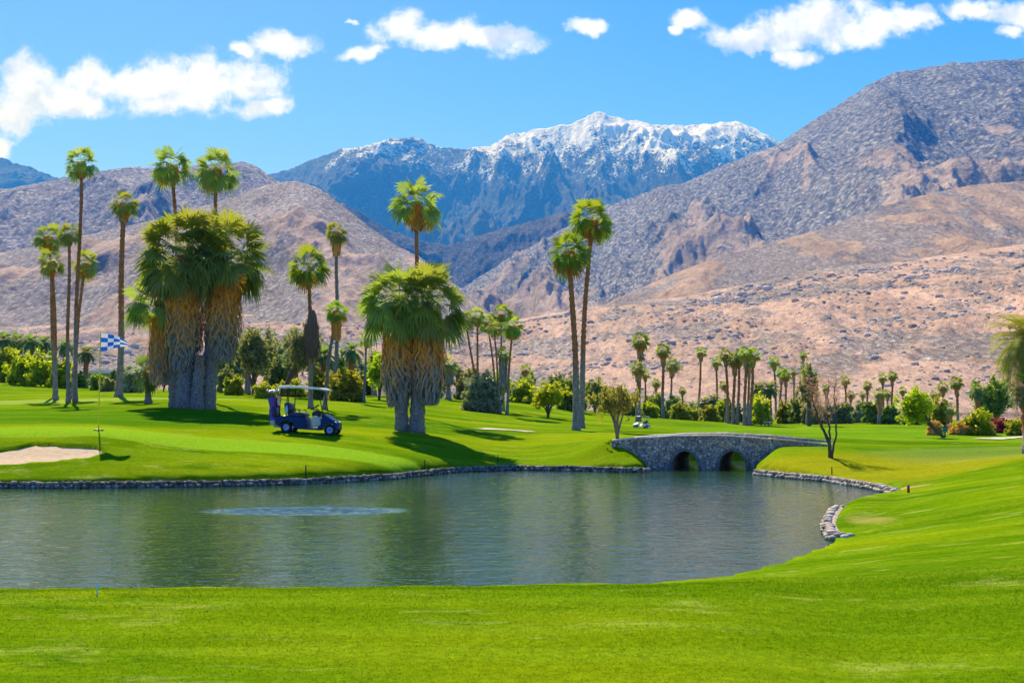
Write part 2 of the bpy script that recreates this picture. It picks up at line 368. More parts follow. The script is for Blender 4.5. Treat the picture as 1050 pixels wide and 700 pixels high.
# water
def watermat():
    m = NT('pond_water', .035, .5); m.p.inputs['IOR'].default_value = 1.5
    m.base(m.ramp(m.noise(m.geo((.3, .3, .3)), 1, 3), [(.3, (.014, .046, .020)), (.7, (.026, .066, .028))]))
    sp = m.n('ShaderNodeSeparateXYZ'); m.link(m.n('ShaderNodeNewGeometry').outputs['Position'], sp.inputs[0])
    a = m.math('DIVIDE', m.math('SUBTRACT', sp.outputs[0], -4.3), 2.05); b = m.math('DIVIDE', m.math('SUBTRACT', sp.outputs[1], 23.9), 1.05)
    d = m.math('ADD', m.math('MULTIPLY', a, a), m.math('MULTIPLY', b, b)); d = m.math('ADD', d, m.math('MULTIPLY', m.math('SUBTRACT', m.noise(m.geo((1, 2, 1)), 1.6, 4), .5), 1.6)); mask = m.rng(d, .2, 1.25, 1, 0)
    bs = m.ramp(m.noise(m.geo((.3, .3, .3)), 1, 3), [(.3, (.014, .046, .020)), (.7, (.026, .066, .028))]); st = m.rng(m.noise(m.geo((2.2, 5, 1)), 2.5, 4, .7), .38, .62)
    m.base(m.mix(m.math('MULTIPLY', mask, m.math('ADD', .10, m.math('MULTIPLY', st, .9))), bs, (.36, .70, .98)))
    h = m.math('ADD', m.noise(m.geo((2.2, 3.6, 1)), 1.15, 3, .55, .25), m.math('MULTIPLY', m.noise(m.geo((5, 8, 1)), 1.6, 2, .5, .3), .38))
    b1 = m.n('ShaderNodeBump'); m.link(h, b1.inputs['Height']); b1.inputs['Distance'].default_value = .06
    m.link(m.math('ADD', .33, m.math('MULTIPLY', mask, .5)), b1.inputs['Strength'])
    b2 = m.n('ShaderNodeBump'); m.link(m.noise(m.geo((6, 9, 1)), 2.2, 4, .7), b2.inputs['Height']); b2.inputs['Distance'].default_value = .22
    m.link(mask, b2.inputs['Strength']); m.link(b1.outputs[0], b2.inputs['Normal']); m.link(b2.outputs[0], m.p.inputs['Normal'])
    return m.m
wx = np.arange(-26, 13.6, .1); wy = np.arange(12.2, 48, .1); X, Y = np.meshgrid(wx, wy)
sd = sdist(X, Y, POND); Z = .006 * fbm(X * 1.5, Y * 2.6, 3, 77) + .004 * fbm(X * 6, Y * 9, 2, 78)
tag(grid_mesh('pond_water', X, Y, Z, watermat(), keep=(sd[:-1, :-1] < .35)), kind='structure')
# ------------------------------------------------------------------ stone edging of the pond
def rockmat(name, a, b_):
    m = NT(name, .9, .15); k = m.noise(m.obj(), 9, 5, .65); c = m.mix(m.attr(), a, b_); m.base(m.mix(1.0, c, m.ramp(k, [(.3, .6), (.7, 1.3)]), 'MULTIPLY')); m.bump(k, .6, .02); return m.m
_ico = bmesh.new(); bmesh.ops.create_icosphere(_ico, subdivisions=2, radius=1); _ico.verts.ensure_lookup_table()
IV = np.array([v.co[:] for v in _ico.verts]); IF = np.array([[v.index for v in f.verts] for f in _ico.faces]); _ico.free()
def rock(b, c, s, col, flat=.7):
    sx, sy, sz = s; V = IV + .22 * (rng.random(IV.shape) - .5); V = V / np.maximum(np.abs(V).max(1)[:, None], .82) * .9
    th = rng.random() * pi; R = np.array([[cos(th), sin(th), 0], [-sin(th), cos(th), 0], [0, 0, 1]])
    b.add((V * [sx, sy, sz]) @ R + c, T=IF, c=col)
def edging(P, name, label, mat, size=.11, rows=2, top=.17, group=None):
    P = np.array(P); b = MB(); seg = np.diff(P, axis=0); L = np.linalg.norm(seg, axis=1); tot = L.sum(); cum = np.append(0, np.cumsum(L))
    def pos(s):
        i = min(np.searchsorted(cum, s, 'right') - 1, len(L) - 1); t = (s - cum[i]) / L[i]; n = np.array([-seg[i][1], seg[i][0]]) / L[i]; return P[i] + seg[i] * t, n
    # mortar bed
    k = int(tot / .2) + 2; Vs = []
    for s in np.linspace(0, tot - 1e-4, k):
        p, n = pos(s); j = .012 * rng.standard_normal()
        for off, z in ((-.16, -.2), (-.10 + j, .02), (-.05 + j, top - .06), (.02, top - .01 + j), (.14, top - .14)): q = p + n * off; Vs.append([q[0], q[1], z])
    i = np.arange(k - 1)[:, None]; j = np.arange(4)[None]
    b.add(Vs, Q=np.stack([i * 5 + j, i * 5 + j + 1, (i + 1) * 5 + j + 1, (i + 1) * 5 + j], -1).reshape(-1, 4), c=.25)
    for r in range(rows):
        s = 0
        while s < tot:
            w = size * (.6 + .9 * rng.random()); p, n = pos(min(s, tot - 1e-3)); z = (r + .35) * (top + .02) / rows + .012 * rng.standard_normal(); q = p + n * (-.13 + .045 * r + .02 * rng.standard_normal())
            rock(b, [q[0], q[1], z], (w * .62, w * .5, (top / rows) * .62), rng.random() ** 1.3)
            s += w * .95
    for q0 in (P[0], P[-1]):
        for i in range(9): rock(b, [q0[0] + .12 * rng.standard_normal(), q0[1] + .14 * rng.standard_normal(), .02 + top * .45 * rng.random()], (size * .7, size * .6, top * .4), rng.random())
    o = b.build(name, mat, smooth=True); return tag(o, label, 'stone edging', group)
RM = rockmat('edging_stone', (.13, .105, .085), (.42, .36, .30)); RM2 = rockmat('pale_edging_stone', (.30, .25, .20), (.62, .55, .46))
edging(LEFT_WALL, 'stone_edging', 'long low grey brown stone edging along the far shore, left of the bridge', RM)
edging(RW, 'stone_edging', 'pale stone edging curving along the pond bank right of the bridge', RM2, .12)
edging(NEAR[3:7][::1], 'stone_edging', 'short pale rocky edging on the point of grass jutting into the pond', RM2, .11, 2, .13)
# ------------------------------------------------------------------ mountains
def mountmat(name, S, soil, soil2, rock_, rockl, shrub, rockamt=.5, snow=None, shrubamt=.5, bumpd=.4, hz=0, N2=60):
    m = NT(name, .95, .05); v = m.geo((S, S * .28, S * .9)); P = m.n('ShaderNodeNewGeometry')
    n1 = m.noise(v, 6, 6, .62); n2 = m.noise(v, N2, 9, .78, .15); n3 = m.noise(v, 380, 6, .9)
    c = m.mix(m.rng(n1, .35, .65), soil, soil2)
    a = m.attr()   # ruggedness from the mesh
    rk = m.math('ADD', m.math('ADD', m.math('MULTIPLY', n2, .9), m.math('MULTIPLY', n1, .35)), m.math('MULTIPLY', a, .5))
    rk = m.math('ADD', rk, m.math('MULTIPLY', m.math('SUBTRACT', m.noise(v, 13, 4, .6, .4), .5), .75))
    if hz:
        zz = m.n('ShaderNodeSeparateXYZ'); m.link(P.outputs['Position'], zz.inputs[0]); rk = m.math('ADD', rk, m.math('MULTIPLY', m.math('SUBTRACT', m.math('DIVIDE', zz.outputs[2], hz), .5), .55))
    rkm = m.rng(rk, 1.02 - rockamt * .42, 1.12 - rockamt * .42)
    vv = m.vor(v, 420); rc = m.mix(m.math('MULTIPLY', vv.outputs['Distance'], 1.2, clamp=True), rockl, rock_)
    rc = m.mix(m.rng(n3, .40, .60), rc, rock_)
    c = m.mix(rkm, c, rc)
    c = m.mix(m.rng(m.noise(v, 330, 3, .8), .55, .65, 0, shrubamt), c, shrub)
    c = m.mix(m.rng(m.noise(v, 420, 3, .8), .60, .68, 0, .7), c, rockl)
    c = m.mix(1.0, c, m.ramp(m.noise(v, 160, 6, .85), [(.3, .62), (.5, 1.0), (.7, 1.35)]), 'MULTIPLY')
    mr = m.n('ShaderNodeMapping'); m.link(v, mr.inputs[0]); mr.inputs['Rotation'].default_value = (0, 0, .75); mr.inputs['Scale'].default_value = (1, .18, .6)
    c = m.mix(1.0, c, m.ramp(m.noise(mr.outputs[0], 26, 6, .62), [(.32, .74), (.5, 1.0), (.68, 1.2)]), 'MULTIPLY')
    if snow:
        sp = m.n('ShaderNodeSeparateXYZ'); m.link(P.outputs['Position'], sp.inputs[0]); sn = m.n('ShaderNodeSeparateXYZ'); m.link(P.outputs['Normal'], sn.inputs[0])
        h = m.math('DIVIDE', m.math('SUBTRACT', sp.outputs[2], snow[0]), snow[1])
        xx = m.math('MULTIPLY', m.math('ABSOLUTE', m.math('SUBTRACT', sp.outputs[0], 1000)), -.00030)
        f = m.math('ADD', m.math('ADD', h, xx), m.math('MULTIPLY', m.math('SUBTRACT', n2, .5), 2.4)); f = m.math('ADD', f, m.math('MULTIPLY', m.math('SUBTRACT', m.noise(v, 110, 4, .7), .5), 2.6))
        f = m.math('ADD', f, m.math('MULTIPLY', m.math('SUBTRACT', m.noise(m.geo((S, S * .25, S * .5)), 55, 4, .65, .4), .5), 3.0)); f = m.math('ADD', f, m.math('MULTIPLY', m.math('SUBTRACT', m.noise(m.geo((S, S, S)), 420, 3, .8), .5), 4.6)); f = m.math('SUBTRACT', f, m.math('MULTIPLY', a, .7))
        c = m.mix(m.rng(f, .30, .62), c, (.95, .96, .98))
    m.base(c)
    hb = m.math('ADD', m.math('MULTIPLY', n2, .45), m.math('MULTIPLY', m.noise(v, 190, 6, .8), .45)); hb = m.math('ADD', hb, m.math('MULTIPLY', vv.outputs['Distance'], .12))
    m.bump(hb, .9, bumpd / S * .02); return m.m
def mountain(name, ridge, r0, r1, mat, na=900, nr=260, amp=.05, fr=9, p=1.25, seed=0, fine=.4, azr=(-250, 1300), foot=0, rn=.006, anis=.5):
    px = np.linspace(*azr, na); rx, ry = np.array(ridge, float).T; yy = np.interp(px, rx, ry)
    k = np.exp(-np.linspace(-2, 2, 9) ** 2); k /= k.sum(); yy = np.convolve(np.pad(yy, 4, 'edge'), k, 'valid')
    tx = (px - 525) / F; tz = (HY - yy) / F                                       # per unit y-distance (small pitch ignored)
    yrid = r1 * (1 + .12 * perlin(tx * 3.1, tx * 0 + seed, seed))                  # the crest wanders nearer and farther
    zr = CZ + tz * yrid
    t = np.concatenate([np.linspace(0, 1, nr) ** .9, 1 + np.linspace(.02, .9, 28) ** 1.3])
    T, TX = np.meshgrid(t, tx, indexing='ij'); YR = np.broadcast_to(yrid, T.shape); ZR = np.broadcast_to(zr, T.shape)
    Y = r0 + (YR - r0) * T; X = TX * Y
    f = np.where(T <= 1, np.clip(T, 0, 1) ** p, 1 - .8 * (T - 1)); H = foot + (ZR - foot) * f
    # apparent height a*(Y) of slopes: work in units of crest distance
    sx, sy = X / r1, Y / r1 * anis
    wx = sx + .05 * fbm(sx * 5, sy * 5, 3, seed + 50); wy = sy + .05 * fbm(sx * 5 + 9, sy * 5, 3, seed + 60)
    rd = ridged(wx * fr, wy * fr, 6, seed, .5) - 1.0
    env = np.sin(np.clip(T, 0, 1) * pi) ** .7 * .9 + .04 + np.where(T > 1, .1, 0)
    fn = fbm(sx * fr * 13, sy * fr * 3 / anis, 5, seed + 20, .62)
    Hn = H + r1 * (amp * rd * env + rn * fn * (fine + env)) * np.clip(T * 6, 0, 1) - np.where(T < .02, foot * 0 + r1 * .004, 0)
    X2, Y2 = X, Y
    rug = np.clip(.5 - rd * .6 + fn * .25, 0, 1)
    return tag(grid_mesh(name, X2, Y2, Hn, mat, rug.ravel()), kind='structure')
soilA, soilB = (.50, .325, .225), (.44, .28, .20); rkd, rkl = (.13, .115, .12), (.52, .46, .42); shr = (.12, .12, .08)
MM = {}
MM['near'] = mountmat('near_slope', 1 / 900, (.63, .42, .32), (.55, .37, .275), (.22, .18, .17), (.70, .60, .52), (.26, .20, .13), .36, shrubamt=.4)
MM['rf'] = mountmat('tan_hill', 1 / 1900, (.50, .35, .25), (.44, .30, .22), (.22, .19, .18), (.58, .48, .42), (.22, .18, .13), .34)
MM['rm'] = mountmat('grey_mountain', 1 / 4600, (.50, .38, .32), (.44, .34, .29), (.10, .105, .14), (.74, .70, .67), (.10, .11, .11), .55, bumpd=.40, hz=1100, N2=85)
MM['lf'] = mountmat('brown_hill', 1 / 1700, (.56, .41, .33), (.50, .36, .29), (.20, .18, .19), (.72, .62, .56), (.22, .19, .16), .44, bumpd=.3)
MM['lb'] = mountmat('rocky_mountain', 1 / 3700, (.54, .42, .36), (.47, .37, .33), (.15, .14, .18), (.85, .78, .72), (.12, .13, .13), .55, bumpd=.40, hz=620, N2=75)
MM['mid'] = mountmat('valley_ridge', 1 / 5600, (.22, .17, .15), (.16, .13, .12), (.05, .06, .07), (.30, .26, .25), (.05, .07, .05), .7, bumpd=.7)
MM['snow'] = mountmat('snow_mountain', 1 / 11000, (.05, .085, .06), (.12, .12, .10), (.02, .04, .045), (.20, .20, .19), (.015, .035, .02), .5, snow=(1800, 560), bumpd=.25, N2=45)
mountain('near_slope', [(-300, 345), (0, 335), (150, 330), (250, 322), (400, 330), (480, 338), (560, 322), (620, 312), (700, 304), (760, 292), (850, 274), (950, 264), (1050, 250), (1300, 235)], 215, 900, MM['near'], amp=.006, fr=8, p=1.15, seed=1, rn=.0016, nr=300)
mountain('right_foothill', [(-300, 415), (520, 380), (560, 345), (600, 322), (650, 298), (700, 277), (740, 262), (800, 246), (850, 232), (900, 212), (960, 196), (1000, 188), (1050, 184), (1200, 172), (1400, 180)], 700, 1900, MM['rf'], amp=.012, fr=8, seed=2, rn=.0014, anis=.35)
mountain('right_mountain', [(-300, 415), (380, 380), (440, 325), (480, 290), (520, 265), (560, 243), (600, 222), (640, 203), (680, 190), (700, 187), (750, 165), (800, 146), (840, 118), (870, 100), (900, 80), (925, 68), (950, 66), (980, 60), (1010, 58), (1050, 56), (1120, 50), (1400, 90)], 1500, 4500, MM['rm'], amp=.026, fr=8, p=1.1, seed=23, na=1100, nr=340, rn=.0030, anis=.30)
mountain('left_foothill', [(-300, 285), (-200, 275), (0, 258), (100, 236), (180, 218), (240, 199), (270, 188), (300, 183), (325, 190), (345, 205), (370, 225), (400, 247), (430, 265), (470, 295), (500, 318), (540, 350), (600, 390), (1400, 415)], 550, 1650, MM['lf'], amp=.018, fr=7, p=1.0, seed=14, rn=.0017, anis=.35)
mountain('left_mountain', [(-300, 200), (-100, 200), (0, 191), (40, 185), (70, 178), (100, 172), (130, 168), (170, 170), (200, 168), (230, 166), (245, 163), (260, 168), (280, 182), (300, 190), (330, 203), (380, 240), (430, 262), (480, 300), (560, 380), (1400, 415)], 1400, 3600, MM['lb'], amp=.026, fr=8, p=1.05, seed=5, rn=.0026, anis=.35)
mountain('valley_ridge', [(-300, 300), (250, 240), (300, 215), (350, 208), (370, 216), (400, 236), (430, 246), (460, 251), (500, 238), (540, 226), (580, 216), (640, 212), (700, 240), (1400, 300)], 3400, 5600, MM['mid'], amp=.026, fr=10, seed=6, rn=.004)
mountain('snow_mountain', [(-300, 150), (-100, 150), (0, 160), (30, 170), (50, 178), (100, 190), (200, 190), (260, 180), (290, 172), (320, 160), (350, 150), (380, 145), (400, 139), (425, 138), (450, 146), (470, 149), (500, 147), (525, 134), (560, 128), (588, 122), (602, 115), (615, 110), (628, 116), (642, 119), (670, 124), (700, 125), (740, 124), (758, 124), (776, 130), (805, 143), (830, 160), (900, 180), (1400, 250)], 6000, 11000, MM['snow'], amp=.034, fr=7.5, p=1.0, seed=7, na=1100, nr=380, rn=.0048, anis=.6)
# boulders on the lower slopes
bpy.context.view_layer.update()
from mathutils import Vector
def slope_z(o, x, y):
    ok, loc, nrm, _ = o.ray_cast(Vector((x, y, 2000)), Vector((0, 0, -1))); return loc.z if ok else None
b = MB(); NS = bpy.data.objects['near_slope']; cl = [(rng.uniform(-.5, .5), rng.uniform(300, 850)) for _ in range(60)]
for i in range(9500):
    if rng.random() < .6:
        c0 = cl[rng.integers(60)]; y = c0[1] + rng.normal() * 22; x = c0[0] * y + rng.normal() * 9 + (y - c0[1]) * .6
    else: y = rng.uniform(235, 860); x = rng.uniform(-.52, .52) * y
    z = slope_z(NS, x, y)
    if z is None or z < .3: continue
    s = (.14 + rng.exponential(.26)) * (y / 420) ** .9; s = min(s, 4.0)
    rock(b, [x, y, z + s * .15], (s * 1.25, s, s * .75), rng.random() ** .8)
tag(b.build('boulders', rockmat('boulder_stone', (.30, .25, .22), (.68, .58, .50)), smooth=False), 'grey boulders scattered over the lower desert slope', 'boulders', kind='stuff')
# ------------------------------------------------------------------ sky, sun, camera, haze
def world():
    w = bpy.data.worlds.new('World'); SC.world = w; w.use_nodes = True; t = w.node_tree; bg = t.nodes['Background']
    class W(NT):
        def __init__(s): s.t = t
    m = W(); sky = m.n('ShaderNodeTexSky'); sky.sky_type = 'NISHITA'; sky.sun_disc = False; sky.sun_elevation = rad(SUN_EL); sky.sun_rotation = SUN_AZ
    sky.altitude = 200; sky.air_density = 1.0; sky.dust_density = .35; sky.ozone_density = 2.0
    tc = m.n('ShaderNodeTexCoord'); sp = m.n('ShaderNodeSeparateXYZ'); m.link(tc.outputs['Generated'], sp.inputs[0])
    y = m.math('MAXIMUM', sp.outputs[1], .05); u = m.math('DIVIDE', sp.outputs[0], y); v = m.math('DIVIDE', sp.outputs[2], y)
    cb = m.n('ShaderNodeCombineXYZ'); m.link(u, cb.inputs[0]); m.link(v, cb.inputs[1]); uv = cb.outputs[0]
    n = m.noise(uv, 15, 9, .62, .25)
    wv = m.n('ShaderNodeTexNoise'); m.link(uv, wv.inputs['Vector']); wv.inputs['Scale'].default_value = 7; wv.inputs['Detail'].default_value = 6; wv.inputs['Roughness'].default_value = .6
    off = m.n('ShaderNodeVectorMath', operation='SUBTRACT'); m.link(wv.outputs['Color'], off.inputs[0]); off.inputs[1].default_value = (.5, .5, .5)
    sc = m.n('ShaderNodeVectorMath', operation='SCALE'); m.link(off.outputs[0], sc.inputs[0]); sc.inputs['Scale'].default_value = .06
    ad = m.n('ShaderNodeVectorMath', operation='ADD'); m.link(uv, ad.inputs[0]); m.link(sc.outputs[0], ad.inputs[1]); uw = ad.outputs[0]
    BL = [(5, 108, 38, 24), (22, 72, 30, 28), (45, 95, 55, 26), (85, 105, 38, 16), (95, 74, 34, 22), (150, 78, 52, 28), (200, 82, 60, 27), (250, 80, 46, 26), (262, 104, 38, 12), (180, 98, 60, 14), (288, 36, 40, 12), (240, 44, 16, 8), (-2, 148, 12, 12), (-60, 100, 50, 40),
          (405, 22, 30, 20), (440, 38, 42, 12), (500, 37, 52, 15), (372, 46, 26, 7), (365, 12, 8, 3), (600, 16, 20, 8), (712, 10, 24, 9), (780, 22, 45, 14), (830, 16, 70, 24), (880, 26, 50, 18), (823, 48, 22, 9), (920, 14, 40, 12), (700, 22, 10, 6), (1010, 8, 34, 15), (1060, 14, 40, 14), (1045, 34, 16, 7), (1130, 20, 60, 30),
          (250, -40, 90, 22), (560, -70, 130, 30), (900, -120, 160, 50), (100, -150, 150, 50), (-250, 60, 90, 40), (1350, 40, 90, 30)]
    acc = None
    for (cx, cy, rx, ry) in BL:
        s = m.n('ShaderNodeVectorMath', operation='SUBTRACT'); m.link(uw, s.inputs[0]); s.inputs[1].default_value = ((cx - 525) / F, (HY - cy) / F, 0)
        q = m.n('ShaderNodeVectorMath', operation='MULTIPLY'); m.link(s.outputs[0], q.inputs[0]); q.inputs[1].default_value = (F / rx / 1.14, F / ry / 1.24, 0)
        L = m.n('ShaderNodeVectorMath', operation='LENGTH'); m.link(q.outputs[0], L.inputs[0])
        e = m.math('SUBTRACT', 1.0, L.outputs['Value'])
        acc = e if acc is None else m.math('SMOOTH_MAX', acc, e, .12)
    dens = m.math('ADD', acc, m.math('MULTIPLY', m.math('SUBTRACT', n, .5), 2.0))
    dens = m.math('ADD', dens, m.math('MULTIPLY', m.math('SUBTRACT', m.noise(uv, 60, 6, .7), .5), 1.3))
    mask = m.math('MULTIPLY', m.rng(dens, -.08, .62), m.rng(sp.outputs[1], .05, .2))
    # soft self-shading of the cloud: thick parts away from the sun-side rim go slightly lavender
    up = m.n('ShaderNodeVectorMath', operation='ADD'); m.link(uv, up.inputs[0]); up.inputs[1].default_value = (-.008, .02, 0)
    n2 = m.noise(up.outputs[0], 13, 6, .55); n3 = m.noise(uv, 13, 6, .55)
    sh = m.math('ADD', m.math('MULTIPLY', m.math('SUBTRACT', n2, n3), 3.2), m.math('MULTIPLY', m.math('SUBTRACT', n2, .5), 1.2)); sh = m.math('MULTIPLY', m.rng(sh, -.05, .45), m.rng(dens, .12, .45))
    cc = m.mix(sh, (6.0, 6.8, 10.0), (4.1, 4.9, 8.6))
    hs = m.n('ShaderNodeHueSaturation'); m.link(sky.outputs[0], hs.inputs['Color']); hs.inputs['Saturation'].default_value = SKY_SAT; hs.inputs['Value'].default_value = SKY_VAL
    m.link(m.mix(mask, m.mix(1.0, hs.outputs[0], (.74, .72, 1.30), 'MULTIPLY'), cc), bg.inputs['Color']); bg.inputs['Strength'].default_value = .10
SUN_EL = 47; sx, sy = -.36, .933; SUN_AZ = math.atan2(sx, sy); SKY_SAT = 1.5; SKY_VAL = 1.10
world()
L = bpy.data.lights.new('sun', 'SUN'); L.energy = 5.0; L.angle = rad(.5); L.color = (1, .95, .86)
so = bpy.data.objects.new('sun', L); COL.objects.link(so); e = rad(SUN_EL)
so.rotation_euler = Vector((sx * cos(e), sy * cos(e), sin(e))).to_track_quat('Z', 'Y').to_euler()
cam = bpy.data.cameras.new('camera'); cam.lens = 36 * F / 1050; cam.sensor_width = 36; cam.clip_end = 60000; cam.clip_start = .1
co = bpy.data.objects.new('camera', cam); COL.objects.link(co); co.location = (0, 0, CZ); co.rotation_euler = (pi / 2 + PITCH, 0, 0); SC.camera = co
SC.view_settings.view_transform = 'Standard'; SC.view_settings.look = 'None'; SC.view_settings.exposure = .78; SC.view_settings.gamma = 1
SC.render.engine = 'CYCLES'; SC.cycles.use_denoising = True; SC.cycles.max_bounces = 6; SC.cycles.transparent_max_bounces = 8; SC.cycles.volume_bounces = 0
SC.cycles.diffuse_bounces = 3; SC.cycles.glossy_bounces = 3; SC.cycles.caustics_reflective = False; SC.cycles.caustics_refractive = False
def haze():
    b = MB(); b.box((0, 5150, 1600), (17000, 14900, 3203)); m = bpy.data.materials.new('haze'); m.use_nodes = True; t = m.node_tree; t.nodes.clear()
    o = t.nodes.new('ShaderNodeOutputMaterial'); v = t.nodes.new('ShaderNodeVolumePrincipled'); v.inputs['Color'].default_value = (.035, .26, 1, 1); v.inputs['Density'].default_value = 1.1e-4; v.inputs['Anisotropy'].default_value = .0
    v.inputs['Absorption Color'].default_value = (1, 1, 1, 1)
    t.links.new(v.outputs[0], o.inputs['Volume']); tag(b.build('haze', m), 'thin blue air haze over the far mountains', 'haze', kind='stuff')
if HAZE: haze()
# ------------------------------------------------------------------ palms
def unit(v): return v / (np.linalg.norm(v) + 1e-9)
def fan_leaf(b, base, az, el, pet, R, age, n=15, droop=.5, wide=1.0, spread=1.9):
    """petiole and a folded fan of leaflets"""
    h = np.array([cos(az), sin(az), 0]); d = h * cos(el) + np.array([0, 0, sin(el)])
    tip = base + d * pet + np.array([0, 0, -pet * .18 * cos(el)]); mid = base + d * pet * .5 + np.array([0, 0, -pet * .02])
    side = unit(np.cross(d, [0, 0, 1.0]) + 1e-3); w = R * .022
    P = [base - side * w, base + side * w, mid - side * w, mid + side * w, tip - side * w, tip + side * w]
    b.add(P, Q=[[0, 1, 3, 2], [2, 3, 5, 4]], c=min(1, age + .08))
    e2 = el - .22 - .55 * min(1, max(0, .5 - el)); f = h * cos(e2) + np.array([0, 0, sin(e2)]); nrm = unit(np.cross(side, f)); ro = .45 * rng.standard_normal(); side, nrm = side * cos(ro) + nrm * sin(ro), nrm * cos(ro) - side * sin(ro)
    th = np.linspace(-spread, spread, n) + (rng.random(n) - .5) * .07; dth = 2 * spread / n
    L = R * (1 - .22 * np.abs(th / spread) ** 2) * (.85 + .25 * rng.random(n))
    dirs = np.cos(th)[:, None] * f + np.sin(th)[:, None] * side; per = -np.sin(th)[:, None] * f + np.cos(th)[:, None] * side
    V = []; dr = droop * (.6 + .8 * rng.random(n)); z = np.array([0, 0, -1.0]); fold = np.where(np.arange(n) % 2, 1, -1) * .03 * R
    for s, ws in ((0.03, .1), (.58, 1.12), (.80, .6), (1.0, .0)):
        c = tip + dirs * (L * s)[:, None] + z * (dr * L * s ** 2.2 * .8)[:, None] + nrm * (fold * (s > .1) * (1 - s))[:, None]
        hw = .5 * dth * min(s, .6) * R * ws * wide * 1.05
        if s < 1: V += [c - per * hw, c + per * hw]
        else: V += [c]
    V = np.stack(V, 1); k = V.shape[1]; o = np.arange(n)[:, None] * k
    b.add(V.reshape(-1, 3), Q=np.vstack([o + [0, 1, 3, 2], o + [2, 3, 5, 4]]), T=o + [4, 5, 6], c=np.repeat(np.clip(age + .07 * (rng.random(n) - .5), 0, 1), k))
def crown_mesh(r, nf=38, dead=.12, low=-.95, nl=15, ytilt=0, agebias=0, squash=1.0, fan=(.54, .50)):
    b = MB()
    for i in range(nf):
        t = (i + .5) / nf; el = math.asin(max(-1, .99 - t * (.99 - math.sin(low)))) + .14 * rng.standard_normal(); az = i * 2.39996 + .4 * rng.standard_normal()
        k = .85 + .3 * rng.random(); age = .05 + .62 * t + .14 * rng.standard_normal() + agebias
        if t > 1 - dead: age = .9 + .1 * rng.random(); k *= .85
        if t <= 1 - dead: age = min(age, .72)
        base = np.array([.04 * r * cos(az), .04 * r * sin(az), .18 * r * (.5 - t)])
        fan_leaf(b, base, az, el, r * fan[0] * k, r * fan[1] * k, max(0, age), nl, .22 + .42 * t, wide=.85)
    b.v = [v * [1, 1, squash] for v in b.v]
    return b
def skirt_mesh(r0, length, n, prof=None, cdrop=1.0, sl=.35, w=.035, chi=1.0, clo=0.0):
    """hanging dead fronds below the crown; local z=0 at the crown, hangs down; c colours from clo (bottom) to chi (top)"""
    b = MB(); prof = prof or (lambda t: 1 - .35 * t)
    ts = np.linspace(0, .97, 9); b.tube(np.stack([0 * ts, 0 * ts, -ts * length], -1), np.array([prof(t) * r0 * .82 for t in ts]), 12, .12, col=clo + (chi - clo) * (1 - ts) * .8)
    for i in range(n):
        t = rng.random() ** .9; az = rng.random() * 2 * pi; R = prof(t) * r0 * (.86 + .22 * rng.random()); L = sl * (.6 + .8 * rng.random()); L = min(L, (1.08 - t) * length + .12)
        z0 = -t * length; az2 = az + .22 * rng.standard_normal(); k = 1 + .10 * rng.random(); ww = w * (.6 + rng.random())
        c0 = np.array([cos(az), sin(az), 0]); c1 = np.array([cos(az2), sin(az2), 0]); s = np.array([-sin(az), cos(az), 0]) * ww
        P = [c0 * R * .93 + [0, 0, z0 + .03], c0 * R * k + s + [0, 0, z0 - L * .35], c0 * R * k - s + [0, 0, z0 - L * .35], c1 * R * (k + .02) + s * .8 + [0, 0, z0 - L * .75], c1 * R * (k + .02) - s * .8 + [0, 0, z0 - L * .75], c1 * R * (k - .06) + [0, 0, z0 - L]]
        cc = np.clip(clo + (chi - clo) * (1 - t - .12 * rng.random()) + .14 * rng.standard_normal(), 0, 1)
        b.add(P, T=[[0, 1, 2], [3, 5, 4]], Q=[[1, 3, 4, 2]], c=cc)
    return b
def trunk_mesh(H, dx, r0, r1, boots=True, n=10, lean=0, segs=None, flare=1.6):
    m = segs or max(14, int(H / .16)); t = np.linspace(0, 1, m); cx = dx * t ** 1.35 + .012 * H * np.sin(t * 5 + rng.random() * 6) * t * (1 - t) * 2
    cy = .008 * H * np.sin(t * 4 + rng.random() * 6) * (1 - t)
    P = np.stack([cx - cx[0], cy - cy[0], t * H - .12 * (t == 0)], -1); R = r0 + (r1 - r0) * t; R = R * (1 + (flare - 1) * np.exp(-t * H / .35)); R = R * (1 + (.05 + .08 * (t > .42)) * np.where(np.arange(m) % 2, 1, -1) * (1 if boots else .4))
    b = MB(); b.tube(P, R, n, .10 if boots else .05, col=t); return b, P[-1]
def fan_palm(xb, yb, d, xt, yt, rc, label, group=None, tw=4.0, nf=40, skirt=0, skr=.35, chi=1., clo=.45, dead=.08, mat='fan', tmat='trunk', nl=15, low=-1.0, sn=None, squash=1., dy=0, sprof=None):
    if yb is not None and d is None: base = hit(xb, yb)
    else: base = at(xb, d)
    d = base[1]; s = mpx(d); r = ray(xt, yt); top = np.array([r[0] / r[1] * d, d, CZ + r[2] / r[1] * d]); H = top[2] - base[2]; dx = top[0] - base[0]
    e = empty('fan_palm', base, label, 'palm tree', group)
    tb, tp = trunk_mesh(H, dx, tw * s * .42 * 1.15, tw * s * .42 * .8, n=9); tb.build('trunk', M[tmat], e)
    c = crown_mesh(rc * s * 1.06, int(nf * .85), dead, low, nl, squash=squash); c.v = [v + tp for v in c.v]; c.build('crown', M[mat], e, smooth=False)
    if skirt:
        b = skirt_mesh(rc * s * skr, skirt * s, sn or int(60 + skirt * 6), prof=sprof, sl=min(.5, skirt * s * .4), w=.03 * max(1, s / .04), chi=chi, clo=clo); b.v = [v + tp for v in b.v]; b.build('skirt', M['skirt'], e, smooth=False)
    return e
SG = 'tall slender palms at the left'
T = fan_palm
